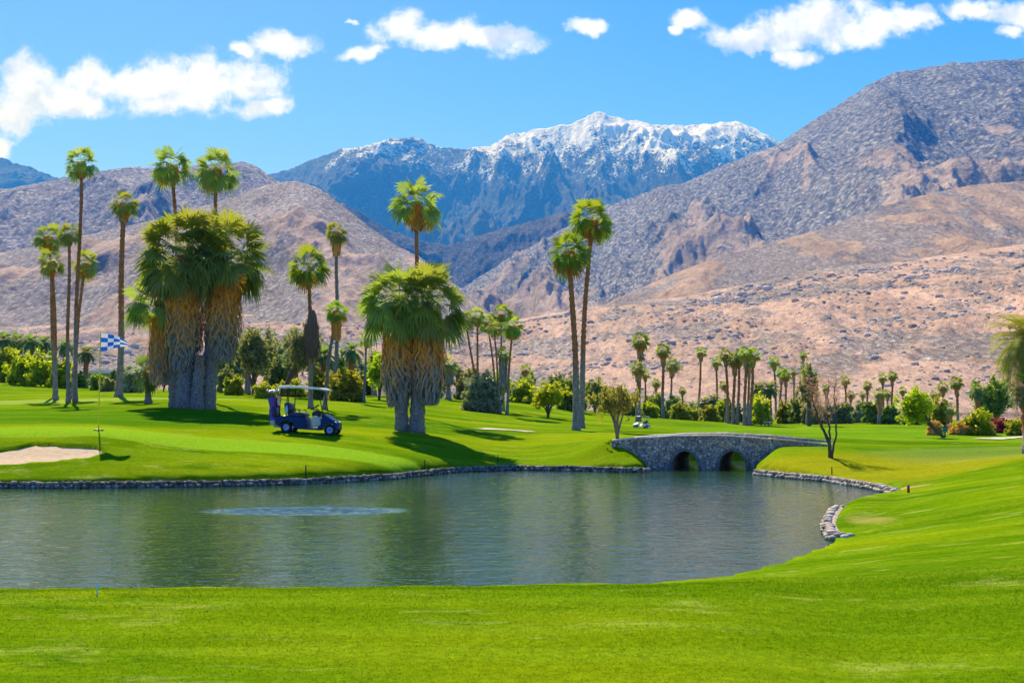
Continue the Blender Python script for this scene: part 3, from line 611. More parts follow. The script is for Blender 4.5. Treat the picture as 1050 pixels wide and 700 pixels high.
T(77, 412, None, 83, 166, 17, 'very tall thin palm with its small crown in the sky above the left mountain ridge', tw=4.6, skirt=14, skr=.3)
T(70, 412.5, None, 71, 240, 13, 'slim reddish palm standing beside the foot of the tallest one', tw=4.2, skirt=10, skr=.3)
T(57, None, 72, 50, 243, 16, 'palm with the widest and highest of the three bushy crowns at the far left cluster', tw=4.0, skirt=8, skr=.35)
T(58, None, 68, 53, 268, 15, 'palm carrying the lowest crown on the left side of the left cluster', tw=4.0, skirt=10, skr=.3)
T(75, None, 70, 88, 270, 15, 'palm with a low crown just right of the tallest trunk in the left cluster', tw=4.0, skirt=10, skr=.3)
T(122, None, 72, 127, 208, 15, 'tall thick-trunked palm standing alone right of the checkered flag', tw=7, skirt=18, skr=.35, nf=44)
T(187, None, 62, 176, 170, 22, 'tall palm rising behind the big clump, its crown left of the pair above it', tw=5, skirt=14, skr=.32, nf=48)
T(214, None, 61, 221, 174, 24, 'tall palm rising behind the big clump, its crown right of the pair above it', tw=5, skirt=14, skr=.32, nf=48)
T(152, 413.5, None, 151, 380, 19, 'short young palm with drooping green fronds left of the big shaggy clump', tw=6, skirt=8, skr=.3, mat='date', tmat='trunkgrey', nf=34, low=-1.0, dead=.05)
T(318.5, 419, None, 317, 273, 23, 'palm behind the golf cart with a bushy crown and a dark hanging skirt halfway down', tw=5, skirt=0, nf=46, mat='fanyoung', dead=.08)
T(344, 410, None, 345, 238, 13, 'tall slim palm right of the golf cart, topmost small crown', tw=4.6, skirt=22, skr=.4, chi=1, clo=.6, tmat='trunkgrey')
T(333, 420, None, 345, 319, 14, 'leaning grey palm right of the golf cart with a tattered yellow orange crown', tw=4.2, skirt=26, skr=.38, chi=1, clo=.7, tmat='trunkgrey', mat='fanyoung', dead=.25)
T(425, None, 60, 427, 208, 27, 'tall palm rising out of the middle of the round shaggy pair', tw=5.5, skirt=26, skr=.3, nf=52, dead=.2)
T(373, 412, None, 376, 347, 9, 'small slender palm left of the round shaggy pair', tw=3, skirt=8, nf=26, skr=.3, tmat='trunkgrey')
# thin skirted sleeve of the palm behind the cart
def sleeve(e, px, y0, y1, r, mat, chi, clo, n=160):
    d = e.location.y; p = pt(px, y0, d); s = mpx(d); b = skirt_mesh(r * s, (y1 - y0) * s, n, prof=lambda t: .22 + .95 * math.sin(pi * min(1, t * .8 + .04)) ** .8 - .1 * t, sl=.45, w=.03, chi=chi, clo=clo)
    off = np.array([p[0] - e.location.x, 0, p[2] - e.location.z]); b.v = [v + off for v in b.v]; o = b.build('skirt', mat, e, smooth=False); return o
m = NT('brown_dead_fronds', .95, .05); m.base(m.ramp(m.attr(), [(0, (.13, .09, .07)), (1, (.24, .16, .11))])); M['deadbrown'] = m.m
sleeve(bpy.data.objects['fan_palm.009'], 320, 318, 368, 8, M['deadbrown'], 1, 0)
T(490, None, 78, 477, 327, 12, 'leftmost of the leaning palms beside the round shaggy pair', tw=2.8, nf=38, skirt=8, skr=.35)
T(491, None, 79, 489, 324, 10, 'second from left of the small palms above the grey green shrub', tw=2.8, nf=34, skirt=9, skr=.35)
T(509, None, 80, 500, 330, 11, 'third from left of the small palms above the grey green shrub', tw=2.5, nf=34, skirt=9, skr=.35)
T(513, None, 74, 506, 336, 9, 'lower leaning palm tucked between the third and the tallest palm above the grey green shrub', tw=2.5, nf=30, skirt=8, skr=.35)
T(515, None, 84, 514, 322, 13, 'highest palm of the small group above the grey green shrub', tw=2.6, nf=40, skirt=8, skr=.3, mat='fanyoung')
T(520, 425, None, 526, 334, 13, 'rightmost palm of the group by the grey green shrub, its whole trunk in view', tw=2.8, nf=44, skirt=12, skr=.4, mat='fanyoung')
T(516, None, 78, 516, 363, 9, 'low palm with a dark brown skirt hanging in the middle of the palm group', tw=3, nf=26, skirt=30, skr=.5, chi=.2, clo=.0, mat='fanyoung')
T(460, None, 92, 460, 374, 11, 'squat round palm with a brown skirt on the lawn behind the round shaggy pair', tw=5, nf=44, skirt=18, skr=.6, chi=.4, clo=.1, low=-.5)
T(591, 441, None, 584, 258, 24, 'left of the twin palms by the bridge, lower crown and rusty trunk', tw=7.4, nf=54, skirt=16, skr=.3, mat='fanyoung', dead=.16)
T(596, 438.5, None, 607, 224, 23, 'right of the twin palms by the bridge, higher crown on a curving trunk', tw=6.2, nf=54, skirt=14, skr=.3, mat='fanyoung')
# ---- the big shaggy palms
def shaggy(base, top, rc, tw, sk_top, sk_len, sk_r, label, prof, nf=120, chi=1.3, clo=.12, nsk=1000, dxs=0, mat='fan', sl=.55, low=-.75):
    d = base[1]; s = mpx(d); e = empty('shaggy_palm', base, label, 'palm tree'); tp = np.array([top[0] - base[0], 0, top[2] - base[2]])
    tb, _ = trunk_mesh(tp[2], tp[0], tw * s * .55, tw * s * .45, n=14, flare=1.25); tb.build('trunk', M['trunkgrey'], e)
    c = crown_mesh(rc * s * 1.03, int(nf * .85), .05, low, 17, fan=(.60, .40)); c.v = [v + tp for v in c.v]; c.build('crown', M[mat], e, smooth=False)
    b = skirt_mesh(sk_r * s, sk_len * s, nsk, prof=prof, sl=sl, w=.034, chi=chi, clo=clo); off = tp + np.array([dxs * s, 0, -sk_top * s]); b.v = [v + off for v in b.v]; b.build('skirt', M['skirt'], e, smooth=False)
    return e
pf = lambda t: .95 + .2 * math.sin(pi * t) if t < .7 else 1.11 - 1.5 * (t - .7)
B0 = hit(196, 418.5)
def bb(px, dd=0): return np.array([pt(px, 418, B0[1] + dd)[0], B0[1] + dd, gz(pt(px, 418, B0[1] + dd)[0], B0[1] + dd)])
shaggy(bb(190), pt(190, 262, B0[1]), 50, 17, 20, 92, 16, 'left of the two biggest palms of the shaggy clump, orange skirt above grey trunks', pf)
shaggy(bb(212, .3), pt(229, 262, B0[1] + .3), 49, 15, 14, 88, 16, 'right of the two biggest palms of the shaggy clump, skirt leaning out to the right', pf)
shaggy(bb(180, .9), pt(163, 308, B0[1] + .9), 36, 11, 18, 62, 11, 'smaller palm leaning out of the left side of the shaggy clump', pf, nf=75, chi=1., clo=.3, nsk=420, dxs=3)
e = empty('bare_palm_trunk', bb(202, -.25), 'grey bare trunk between the two big skirts of the shaggy clump', 'palm trunk'); tb, _ = trunk_mesh(55 * mpx(B0[1]), .1, 6.5 * mpx(B0[1]), 5 * mpx(B0[1]), n=14, flare=1.2); tb.build('trunk', M['trunkgrey'], e)
B1 = hit(412, 441)
def b1(px, dd=0): return np.array([pt(px, 418, B1[1] + dd)[0], B1[1] + dd, gz(pt(px, 418, B1[1] + dd)[0], B1[1] + dd)])
pg = lambda t: 1 + .12 * math.sin(pi * t) if t < .6 else 1.11 - 1.35 * (t - .6)
shaggy(b1(412), pt(409, 310, B1[1]), 43, 12, 24, 76, 15, 'left palm of the round shaggy pair above the pond, grey skirt and orange patch', pg, chi=1.15, clo=0, nf=105)
shaggy(b1(427), pt(439, 310, B1[1] + .2), 43, 14, 24, 74, 15.5, 'right palm of the round shaggy pair above the pond, slanting grey trunk', pg, chi=1.2, clo=0, nf=105)
# ---- small palms of the far right fairway: five meshes, copied
FP = []
def proto(rc, nf, sk, mat, tw=3):
    e = empty('fan_palm', (0, 0, 0)); s = .085; tb, tp = trunk_mesh(8.0, .1, tw * s * .5, tw * s * .4, n=7, segs=26); tb.build('trunk', M['trunk'], e)
    c = crown_mesh(rc * s, nf, .12, -.75, 11); c.v = [v + tp for v in c.v]; c.build('crown', M[mat], e, smooth=False)
    b = skirt_mesh(rc * s * .38, sk * s, 60, sl=.4, w=.05, chi=.9, clo=.35); b.v = [v + tp for v in b.v]; b.build('skirt', M['skirt'], e, smooth=False); return e
PR = [proto(8.5, 30, 11, 'fan'), proto(8, 26, 9, 'fanyoung'), proto(7, 24, 18, 'fan'), proto(8.5, 34, 12, 'fanyoung')]
used = set()
def far_palm(xb, yb, d, xt, yt, rc, k, label, group=None):
    base = hit(xb, yb) if d is None else at(xb, d)
    d = base[1]; s = mpx(d); top = pt(xt, yt, d); H = top[2] - base[2]; sc = rc * s / (8.0 * .085)
    e = PR[k]
    if k in used: e = copy_thing(e, base, rng.random() * 6)
    else: used.add(k); e.location = [float(t) for t in base]
    # each copied palm gets its own height: the trunk is stretched, crown and skirt ride on its top
    for ch in e.children:
        n = ch.name.split('.')[0]
        if n == 'trunk': w = max(.8, min(1.5, sc)); ch.scale = (w, w, H / 8.0); ch.location = (0, 0, 0)
        else: ch.scale = (sc, sc, sc); ch.location = (0, 0, H - 8.0 * sc)
    lean = math.atan2(top[0] - base[0], H); e.rotation_euler = (0, lean, 0); tag(e, label, 'palm tree', group); return e
R = far_palm
R(655, None, 96, 655, 349, 11, 3, 'tallest palm above the far golf cart, bushy double crown'); R(653, None, 90, 653, 377, 9, 0, 'lower palm right beneath the tallest one above the far golf cart')
R(661, None, 118, 661, 384, 5.5, 1, 'small pale palm just right of the pair above the far golf cart'); R(672, None, 122, 672, 392, 5.5, 0, 'tiny palm low between the far cart palms and the next two slim ones')
R(680, 427.5, None, 678.5, 359, 9, 3, 'taller slim palm on the fairway behind the bridge left end')
R(686.5, 429, None, 688.5, 373, 9, 0, 'shorter dark trunked palm beside the slim one behind the bridge left end')
R(715.6, 430, None, 718, 361, 7, 1, 'lone thin palm with a small crown standing apart mid fairway')
R(735.4, 430, None, 733.5, 371, 6.5, 1, 'thin yellowish palm left of the dense far grove'); R(747, 434, None, 743, 363, 8, 0, 'leftmost tall palm of the dense grove behind the bridge')
R(752, 434.5, None, 752, 369, 9, 3, 'palm with an orange skirt, second of the dense grove behind the bridge'); R(756, 434.8, None, 757.5, 364, 8, 0, 'middle palm of the dense grove behind the bridge')
R(756, None, 116, 740, 392, 5.5, 0, 'small crown hanging low at the left side of the dense grove'); R(763.5, 436, None, 763.5, 362, 9, 3, 'tallest palm of the dense grove behind the bridge')
R(766.5, 436.2, None, 767, 372, 7, 2, 'palm with a long brown skirt at the right of the dense grove'); R(769, 436, None, 771, 364, 9, 1, 'rightmost bright palm of the dense grove behind the bridge'); R(743, None, 120, 744.5, 408, 4.5, 1, 'very low little palm under the dense grove')
R(796, 430.5, None, 792.7, 371, 7, 1, 'slender palm between the dense grove and the bare tree'); R(799, 431, None, 800.4, 381, 7, 3, 'second slender palm right of the dense grove'); R(806, 434, None, 804.5, 385, 6.5, 3, 'third slender palm right of the dense grove, nearest the bridge')
R(814, 429.5, None, 813, 381, 5.5, 2, 'small palm just left of the dark bushy tree'); R(823, None, 135, 823, 364, 5, 1, 'high little palm above the dark bushy tree left of the bare tree'); R(827, None, 112, 829, 386, 9, 0, 'broad palm crown in the dark bushy tree left of the bare tree')
R(867, 433, None, 866, 390, 6, 1, 'palm just right of the reddish bare tree'); R(871.5, 433, None, 872, 404, 5, 0, 'lower grey palm beside the one right of the bare tree'); R(880, 433, None, 880, 414, 6, 2, 'squat palm with thick pink brown skirt right of the bare tree')
R(888.5, 433.5, None, 888.5, 395, 5.5, 3, 'slim palm with dark straight trunk, centre of the far right fairway'); R(884, None, 145, 884, 404, 4, 0, 'tiny round palm left of the slim one on the far right fairway'); R(901, 435, None, 901, 403, 9, 2, 'thick dark skirted palm with a wide crown on the far right fairway')
R(905, None, 138, 904, 387, 5.8, 1, 'high palm crown behind the thick skirted one'); R(914, 434.5, None, 914, 385, 6, 3, 'tall slim palm right of the thick skirted one'); R(925, None, 130, 925, 400, 5, 1, 'little palm top behind the bright leaning tree'); R(909, None, 128, 909.5, 403, 5, 0, 'short palm between the skirted and the tall slim one')
R(966, None, 105, 966, 396, 6.5, 0, 'palm above the yellow bush at the right, left crown'); R(983, 438, None, 979, 392, 8, 3, 'palm above the yellow bush at the right, taller leaning right crown'); R(971, 441, None, 972.5, 419, 10, 2, 'short stout palm by the trash box with a brown skirt')
R(940, None, 135, 939, 404, 5, 1, 'small palm poking out above the bright leaning tree'); R(957, None, 130, 957, 404, 4.5, 0, 'tiny palm between the leaning tree and the yellow bush'); R(700, None, 130, 699, 400, 4.5, 0, 'tiny palm far back between the slim fairway palms')
R(834, None, 140, 836, 402, 5, 0, 'little grey palm behind the bare tree'); R(846, None, 140, 846, 398, 5, 1, 'little palm seen through the bare tree branches'); R(537, None, 112, 538, 379, 7, 1, 'small palm above the bush between the palm group and the twin palms'); R(533, None, 110, 541, 389, 7, 0, 'lower dark palm above the bush between the palm group and the twin palms')
# ---- date palms (feather leaves)
def feather(b, base, az, el, L, age, n=26, w=.16, droop=1.0, lw=1.0):
    h = np.array([cos(az), sin(az), 0]); side = np.array([-sin(az), cos(az), 0]); t = np.linspace(0, 1, n); ang = el - droop * 1.5 * t ** 1.3
    dx = np.cos(ang); dz = np.sin(ang); P = base + np.cumsum(np.stack([dx * h[0], dx * h[1], dz], -1), 0) * L / n
    r = .006 * L; b.add(np.vstack([P - side * r, P + side * r]), Q=[[i, i + 1, n + i + 1, n + i] for i in range(n - 1)], c=min(1, age + .1))
    tan = np.gradient(P, axis=0); tan /= np.linalg.norm(tan, axis=1)[:, None]; up = np.cross(side, tan) * -1
    for sgn in (-1, 1):
        ll = L * w * 1.6 * np.sin(pi * np.clip(t * .92 + .08, 0, 1)) ** .6 * (.8 + .4 * rng.random(n)); d = unit(np.array([0, 0, 0])) + side * sgn * .8 + tan * .65 + up * .25; d /= np.linalg.norm(d, axis=1)[:, None]
        ww = tan * (L / n * .33 * lw); A = P - ww; B = P + ww; mid = P + d * (ll * .55)[:, None] + [0, 0, -.02 * L]; C = P + d * ll[:, None] + np.array([0, 0, -1]) * (ll * .35)[:, None]
        V = np.stack([A, B, mid - ww, mid + ww, C], 1)[2:]; o = np.arange(n - 2)[:, None] * 5
        b.add(V.reshape(-1, 3), Q=o + [0, 1, 3, 2], T=o + [2, 3, 4], c=np.clip(age + .1 * rng.standard_normal(1)[0], 0, 1))
def date_palm(base, H, r, label, nf=44, mat='date', tr=.22, n=26, group=None, low=-.7, skirt=True, lw=1.0):
    e = empty('date_palm', base, label, 'palm tree', group); tb, tp = trunk_mesh(H, 0, tr, tr * .95, n=10, flare=1.15); tb.build('trunk', M['trunk'], e); c = MB()
    for i in range(nf):
        t = (i + .5) / nf; feather(c, tp, i * 2.4 + .3 * rng.random(), 1.35 - (1.35 - low) * t, r * (.95 + .25 * rng.random()), .05 + .75 * t + (.2 if t > .93 else 0), n, droop=.75 + .25 * rng.random(), lw=lw)
    c.build('crown', M[mat], e, smooth=False)
    if skirt: b = skirt_mesh(tr * 1.9, r * .4, 60, sl=.3, w=.03, chi=.5, clo=.2); b.v = [v + tp + [0, 0, .05] for v in b.v]; b.build('skirt', M['skirt'], e, smooth=False)
    return e
for (px, d, yc, rp, lab) in [(1059, 37, 352, 47, 'large date palm cut by the right edge of the picture, long yellowing fronds'),
                             (1056, 36, 398, 27, 'lower date palm at the right edge under the large one, silvery fronds')]:
    b0 = at(px, d); tp = pt(px, yc, d); date_palm(b0, tp[2] - b0[2], rp * mpx(d), lab, 80 if rp > 40 else 60, 'dateR' if rp > 40 else 'date', .28, 34)
for (px, d, yc, rp, mt, lab) in [(1002, 92, 402, 11, 'date', 'dark round date palm left of the green tree at the right'), (777, 112, 399, 13, 'date', 'dark date palm with thick trunk right of the dense grove'), (789, 113, 399, 13, 'date', 'second dark date palm right of the dense grove, thick brown trunk'),
        (694, 132, 413, 11, 'date', 'dark low date palm behind the slim fairway palms'), (722, 134, 413, 10, 'date', 'dark low date palm left of the thin yellowish palm'), (731, 134, 410, 10, 'date', 'dark date palm right behind the thin yellowish palm'), (709, 138, 416, 8, 'date', 'lowest dark date palm between the other two behind the fairway'),
        (3, 106, 349, 15, 'date', 'date palm at the left edge of the picture above the lime hedge'), (17, 112, 350, 14, 'date', 'second date palm from the left edge above the lime hedge'), (31, 108, 351, 14, 'date', 'third date palm from the left edge above the lime hedge'), (44, 114, 352, 13, 'date', 'fourth date palm from the left edge above the lime hedge'), (88, 100, 362, 13, 'date', 'date palm right of the tall left cluster with orange skirt'), (66, 110, 355, 12, 'date', 'date palm seen between the tall left trunks'),
        (254, 84, 352, 17, 'date', 'dark date palm right of the big shaggy clump'), (303, 86, 366, 17, 'date', 'date palm behind the golf cart roof, left of the skirted palm'), (332, 88, 365, 18, 'date', 'date palm between the two slim palms right of the cart'), (360, 92, 360, 15, 'date', 'dark date palm right of the slim palms by the cart'), (384, 94, 366, 11, 'date', 'date palm just left of the round shaggy pair'), (470, 98, 380, 8, 'date', 'small date palm left of the grey green shrub')]:
    b0 = at(px, d); tp = pt(px, yc, d); date_palm(b0, tp[2] - b0[2], rp * mpx(d), lab, 34, mt, .22 if px < 1000 else .2, 15, lw=1.6)
# ------------------------------------------------------------------ broadleaf trees and bushes
def leafcloud(b, cen, rad_, n, size, tint=.5, droop=0, up=.0, shell=.5):
    r = rng.random(n) ** shell; v = rng.standard_normal((n, 3)); v /= np.linalg.norm(v, axis=1)[:, None]; p = cen + v * r[:, None] * rad_
    a = rng.standard_normal((n, 3)); a[:, 2] = a[:, 2] * .6 - droop * 2.5; a /= np.linalg.norm(a, axis=1)[:, None]; c = np.cross(a, rng.standard_normal((n, 3))); c /= np.linalg.norm(c, axis=1)[:, None] + 1e-9
    s = size * (.6 + .8 * rng.random(n))[:, None]; V = np.stack([p - a * s, p + c * s * .42, p + a * s, p - c * s * .42], 1)
    o = np.arange(n)[:, None] * 4; b.add(V.reshape(-1, 3), Q=o + [0, 1, 2, 3], c=np.repeat(np.clip(tint + .25 * rng.standard_normal(n), 0, 1), 4))
def tree(px, d, ytop, hw, label, mat, yb=None, name='bush', cat='bush', trunk_px=0, ncl=22, nl=90, leaf=2.2, bark='bark', droop=0, group=None, lean=0, base=None, round_=1.0, ybot=None, forks=5, depthf=.8, shell=.45, clr=.36):
    """crown of leaf clumps inside an uneven ellipsoid; every size in photo pixels at distance d"""
    if base is None: base = hit(px, yb) if yb is not None else at(px, d)
    d = base[1]; s = mpx(d); H = pt(px, ytop, d)[2] - base[2]; W = hw * s; t0 = trunk_px * s
    e = empty(name, base, label, cat, group); cz0 = t0; ch = max(H - t0, .2); cr = MB(); st = MB(); lx = lean * s
    cs = []
    for i in range(ncl):
        for _ in range(30):
            v = rng.uniform(-1, 1, 3)
            if v @ v < 1: break
        v = v * (.55 + .45 * rng.random()) / max(.35, np.linalg.norm(v)) * .8
        cs.append(np.array([lx + v[0] * W * .85, v[1] * W * depthf * .85, cz0 + ch * (.5 + .5 * v[2] * .86 + .10 * (rng.random() - .5))]))
    # a skirt of clumps near the ground for bushes
    if trunk_px == 0:
        for i in range(ncl // 2): a = i * 2.4; cs.append(np.array([W * .7 * cos(a), W * .7 * depthf * sin(a), ch * .16]))
    for c in cs:
        rr = clr * np.array([W, W * depthf, min(ch * .6, W * 1.1) * round_]) * (.45 + .75 * rng.random()); leafcloud(cr, c, rr, nl, leaf * s, .35 + .35 * rng.random() + .15 * (rng.random() - .5), droop, shell=shell)
    # thin sprays that stick out of the outline
    for i in range(10 + ncl // 2):
        a = rng.random() * 2 * pi; el_ = math.asin(rng.random() ** .8); k_ = .80 + .35 * rng.random(); c = np.array([lx + W * k_ * cos(a) * cos(el_), W * depthf * k_ * sin(a) * cos(el_), cz0 + ch * (.5 + .5 * k_ * (sin(el_) if rng.random() < .75 else -sin(el_)))])
        if c[2] < .1: c[2] = .15 * ch
        leafcloud(cr, c, np.array([W, W * depthf, ch]) * .13 * (.6 + rng.random()), max(8, nl // 5), leaf * s * .9, .6 + .3 * rng.random(), droop)
    for i in range(forks if trunk_px else 3):
        c = cs[i * max(1, len(cs) // max(1, forks)) % len(cs)]; k = np.linspace(0, 1, 7)[:, None]; a = np.array([0, 0, -.05]); m1 = np.array([lx * .4 + (rng.random() - .5) * .1 * W, 0, t0 * .8])
        P = (1 - k) ** 2 * a + 2 * k * (1 - k) * m1 + k ** 2 * c; tr = max(.03, (trunk_px * .10 + hw * .045) * s / math.sqrt(max(1, forks / 3))); st.tube(P, np.linspace(tr, tr * .25, 7), 7, .08)
    cr.build('foliage' if cat == 'bush' else 'crown', M[mat], e, smooth=False); st.build('stem' if cat == 'bush' else 'trunk', M[bark], e); return e
# left side
tree(4, 104, 358, 15, 'leftmost lime green bush of the hedge at the left edge', 'lime', ncl=26); tree(22, 100, 360, 16, 'second lime green bush of the hedge from the left edge', 'lime', ncl=28)
tree(42, 98, 362, 15, 'third lime green bush of the hedge, left of the tall palm trunks', 'lime', ncl=26); tree(62, 96, 366, 13, 'lime green bush behind the tall left palm trunks', 'lime', ncl=24); tree(-14, 108, 356, 16, 'lime green bush cut by the left edge of the picture', 'lime', ncl=24)
tree(80, 98, 380, 8, 'small dark bush at the foot of the left palm cluster', 'green', ncl=16); tree(102, 92, 384, 9, 'low green bush under the checkered flag', 'green', ncl=18); tree(110, 88, 389, 7, 'low grey green bush beside the thick palm trunk', 'olive', ncl=16)
tree(136, 86, 376, 12, 'dark grey green bush between the thick palm trunk and the young palm', 'grey', ncl=22); tree(148, 90, 372, 10, 'dark bush behind the short young palm', 'dark', ncl=18); tree(120, 90, 381, 8, 'dark small bush behind the thick palm trunk', 'dark', ncl=16)
tree(240, 80, 385, 10, 'yellowish low shrub right of the big shaggy clump', 'yellow', ncl=18); tree(231, 84, 378, 8, 'olive shrub showing beside the big shaggy skirt', 'olive', ncl=16)
tree(260, 78, 334, 21, 'tall olive green tamarisk tree left of the golf cart', 'olive', name='tamarisk_tree', cat='tree', trunk_px=14, ncl=44, nl=130, leaf=2.0, forks=7, droop=.15)
tree(309, 80, 336, 20, 'grey green tree with a leaning trunk behind the golf cart', 'olive', name='tamarisk_tree', cat='tree', trunk_px=26, ncl=40, nl=120, leaf=2.0, forks=6, base=at(288, 80), lean=21, droop=.15)
tree(282, 84, 368, 14, 'dark shrub behind the golf cart left side', 'dark', ncl=22); tree(272, 72, 392, 12, 'low yellow shrub left of the golf cart roof', 'yellow', ncl=20, leaf=1.8)
tree(300, 82, 390, 16, 'yellow green shrub seen through the golf cart', 'yellow', ncl=24); tree(330, 78, 381, 15, 'yellow green bush between the palm trunks right of the cart', 'yellow', ncl=26); tree(356, 76, 380, 20, 'bright yellow green bush right of the slim palms by the cart', 'yellow', ncl=34)
tree(389, 82, 366, 16, 'bright green tree left of the round shaggy pair', 'lime', name='tree', cat='tree', trunk_px=12, ncl=30, forks=5); tree(404, 88, 372, 9, 'green bush partly hidden by the round shaggy pair', 'green', ncl=18)
tree(372, 96, 383, 12, 'dark bush behind the yellow green one right of the cart', 'dark', ncl=18); tree(443, 96, 385, 12, 'grey shrub just right of the round shaggy pair', 'grey', ncl=18); tree(474, 96, 386, 10, 'olive shrub left of the grey green shrub', 'olive', ncl=18)
tree(494, 66, 384, 21, 'large dense grey green shrub on the lawn under the palm group', 'grey', yb=422, ncl=60, nl=150, leaf=2.0)
tree(536, 104, 392, 15, 'low green hedge bush right of the palm group', 'lime', ncl=24); tree(540, 106, 384, 9, 'dark green bush under the small pair of palms', 'green', ncl=18)
tree(562, 76, 393, 22, 'spreading feathery lime tree with a low forked trunk', 'lime', yb=428, name='spreading_tree', cat='tree', trunk_px=9, ncl=40, nl=110, forks=6, round_=.8, leaf=1.8)
tree(586, 100, 388, 17, 'round green tree behind the twin palms left side', 'green', ncl=26); tree(610, 104, 386, 16, 'olive green tree behind the twin palms right side', 'olive', ncl=24, name='tree', cat='tree', trunk_px=4)
tree(633, 0, 392, 27, 'willow like tree with hanging sprays at the left end of the bridge', 'willow', yb=449.5, name='willow_tree', cat='tree', trunk_px=17, ncl=46, nl=42, leaf=2.0, droop=.8, forks=9, bark='barkpale', clr=.25, shell=.7)
# the loose grey green mass behind the carts and between the clumps
for (px, d, yt, hw, mt, lab) in [(228, 96, 352, 14, 'olive', 'tall olive tree right behind the big shaggy clump'), (245, 98, 342, 14, 'grey', 'tall grey green tree between the shaggy clump and the tamarisk'), (276, 100, 346, 15, 'olive', 'tall olive tree between the two tamarisks'), (292, 102, 352, 13, 'grey', 'grey green tree left of the leaning tamarisk trunk'), (328, 100, 352, 15, 'olive', 'olive tree between the skirted palm and the slim palms'), (346, 104, 360, 13, 'green', 'green tree right behind the leaning grey palm'),
        (366, 102, 366, 13, 'grey', 'grey green tree left behind the bright one'), (168, 92, 372, 12, 'olive', 'olive bush left behind the shaggy clump'), (450, 104, 376, 12, 'olive', 'olive tree right behind the round shaggy pair'), (484, 100, 380, 12, 'olive', 'olive tree behind the leaning palm trunks'), (512, 106, 384, 14, 'lime', 'lime bush behind the right part of the palm group'), (572, 108, 384, 14, 'olive', 'olive tree behind the spreading lime tree')]:
    tree(px, d, yt, hw, lab, mt, ncl=30, nl=80, name='tree', cat='tree', trunk_px=3, forks=4)
# right side
for (px, d, yt, hw, mt, lab) in [(673, 118, 405, 13, 'green', 'round green bush behind the far golf cart'), (698, 122, 414, 11, 'yellow', 'low yellow green bush between the slim fairway palms'), (690, 128, 408, 9, 'dark', 'dark bush right behind the two slim fairway palms'), (708, 124, 417, 9, 'yellow', 'small yellow bush left of the lone thin palm'), (727, 122, 416, 11, 'yellow', 'low yellow green bush right of the lone thin palm'),
        (742, 124, 411, 9, 'lime', 'lime bush at the left foot of the dense grove'), (755, 122, 414, 8, 'green', 'green bush inside the dense grove'), (780, 104, 405, 11, 'lime', 'bright lime tree in front of the dark date palms'), (772, 122, 410, 8, 'green', 'green bush at the right foot of the dense grove'), (804, 126, 413, 9, 'yellow', 'yellow green bush under the slender palms'), (817, 124, 408, 9, 'green', 'green bush under the dark bushy tree'),
        (831, 122, 412, 10, 'olive', 'olive bush left of the bare tree trunk'), (848, 130, 415, 12, 'grey', 'grey bush seen behind the bare tree'), (864, 130, 413, 10, 'olive', 'olive bush right behind the bare tree'), (892, 126, 410, 10, 'green', 'dark green bush below the slim far palm'), (912, 126, 415, 10, 'green', 'green bush between the skirted palm and the leaning tree'), (878, 136, 418, 11, 'grey', 'pale grey bush at the end of the fairway'),
        (934, 118, 412, 10, 'green', 'green bush behind the leaning tree'), (950, 128, 414, 10, 'dark', 'dark bush right of the leaning tree'), (666, 110, 413, 9, 'lime', 'lime bush just left behind the far golf cart'), (645, 110, 405, 12, 'green', 'green bush behind the willow like tree'), (625, 112, 402, 11, 'lime', 'lime bush behind the willow like tree, left side')]:
    tree(px, d, yt, hw, lab, mt, ncl=20, nl=70)
tree(827, 100, 375, 12, 'dark bushy tree with hanging leaves left of the bare tree', 'olive', name='tree', cat='tree', trunk_px=22, ncl=26, droop=.4, base=at(829, 100)); tree(938, 74, 397, 19, 'bright green tree with a bare trunk leaning right across its foot', 'lime', name='leaning_tree', cat='tree', base=at(968, 56), lean=-30, trunk_px=10, ncl=36, nl=100, forks=4)
tree(963, 84, 406, 10, 'bright yellow bush left of the short stout palm', 'yellow', ncl=22); tree(1018, 60, 388, 21, 'big bright green tree at the right beside the date palms', 'green', yb=437, ncl=60, nl=130, name='tree', cat='tree', trunk_px=5); tree(1003, 66, 420, 15, 'lime bush at the left foot of the big right tree', 'lime', ncl=24)
for (px, yb, yt, hw, mt, lab) in [(958, 446, 432, 8, 'rust', 'low rust coloured shrub left of the green box'), (984, 446, 433, 12, 'rust', 'rust coloured shrub right of the green box'), (1008, 446, 432, 13, 'rust', 'pinkish brown dry shrub in the right flower bed'), (1027, 444, 429, 10, 'crimson', 'dark crimson shrub in the right flower bed'), (1044, 446, 430, 13, 'yellow', 'yellow green shrub at the right edge bed'), (1012, 440, 426, 14, 'crimson', 'reddish shrub behind the dry one in the right bed'), (996, 440, 428, 12, 'yellow', 'ochre shrub behind the rust one in the right bed')]:
    tree(px, 0, yt, hw, lab, mt, yb=yb, ncl=20, nl=90, leaf=1.6)
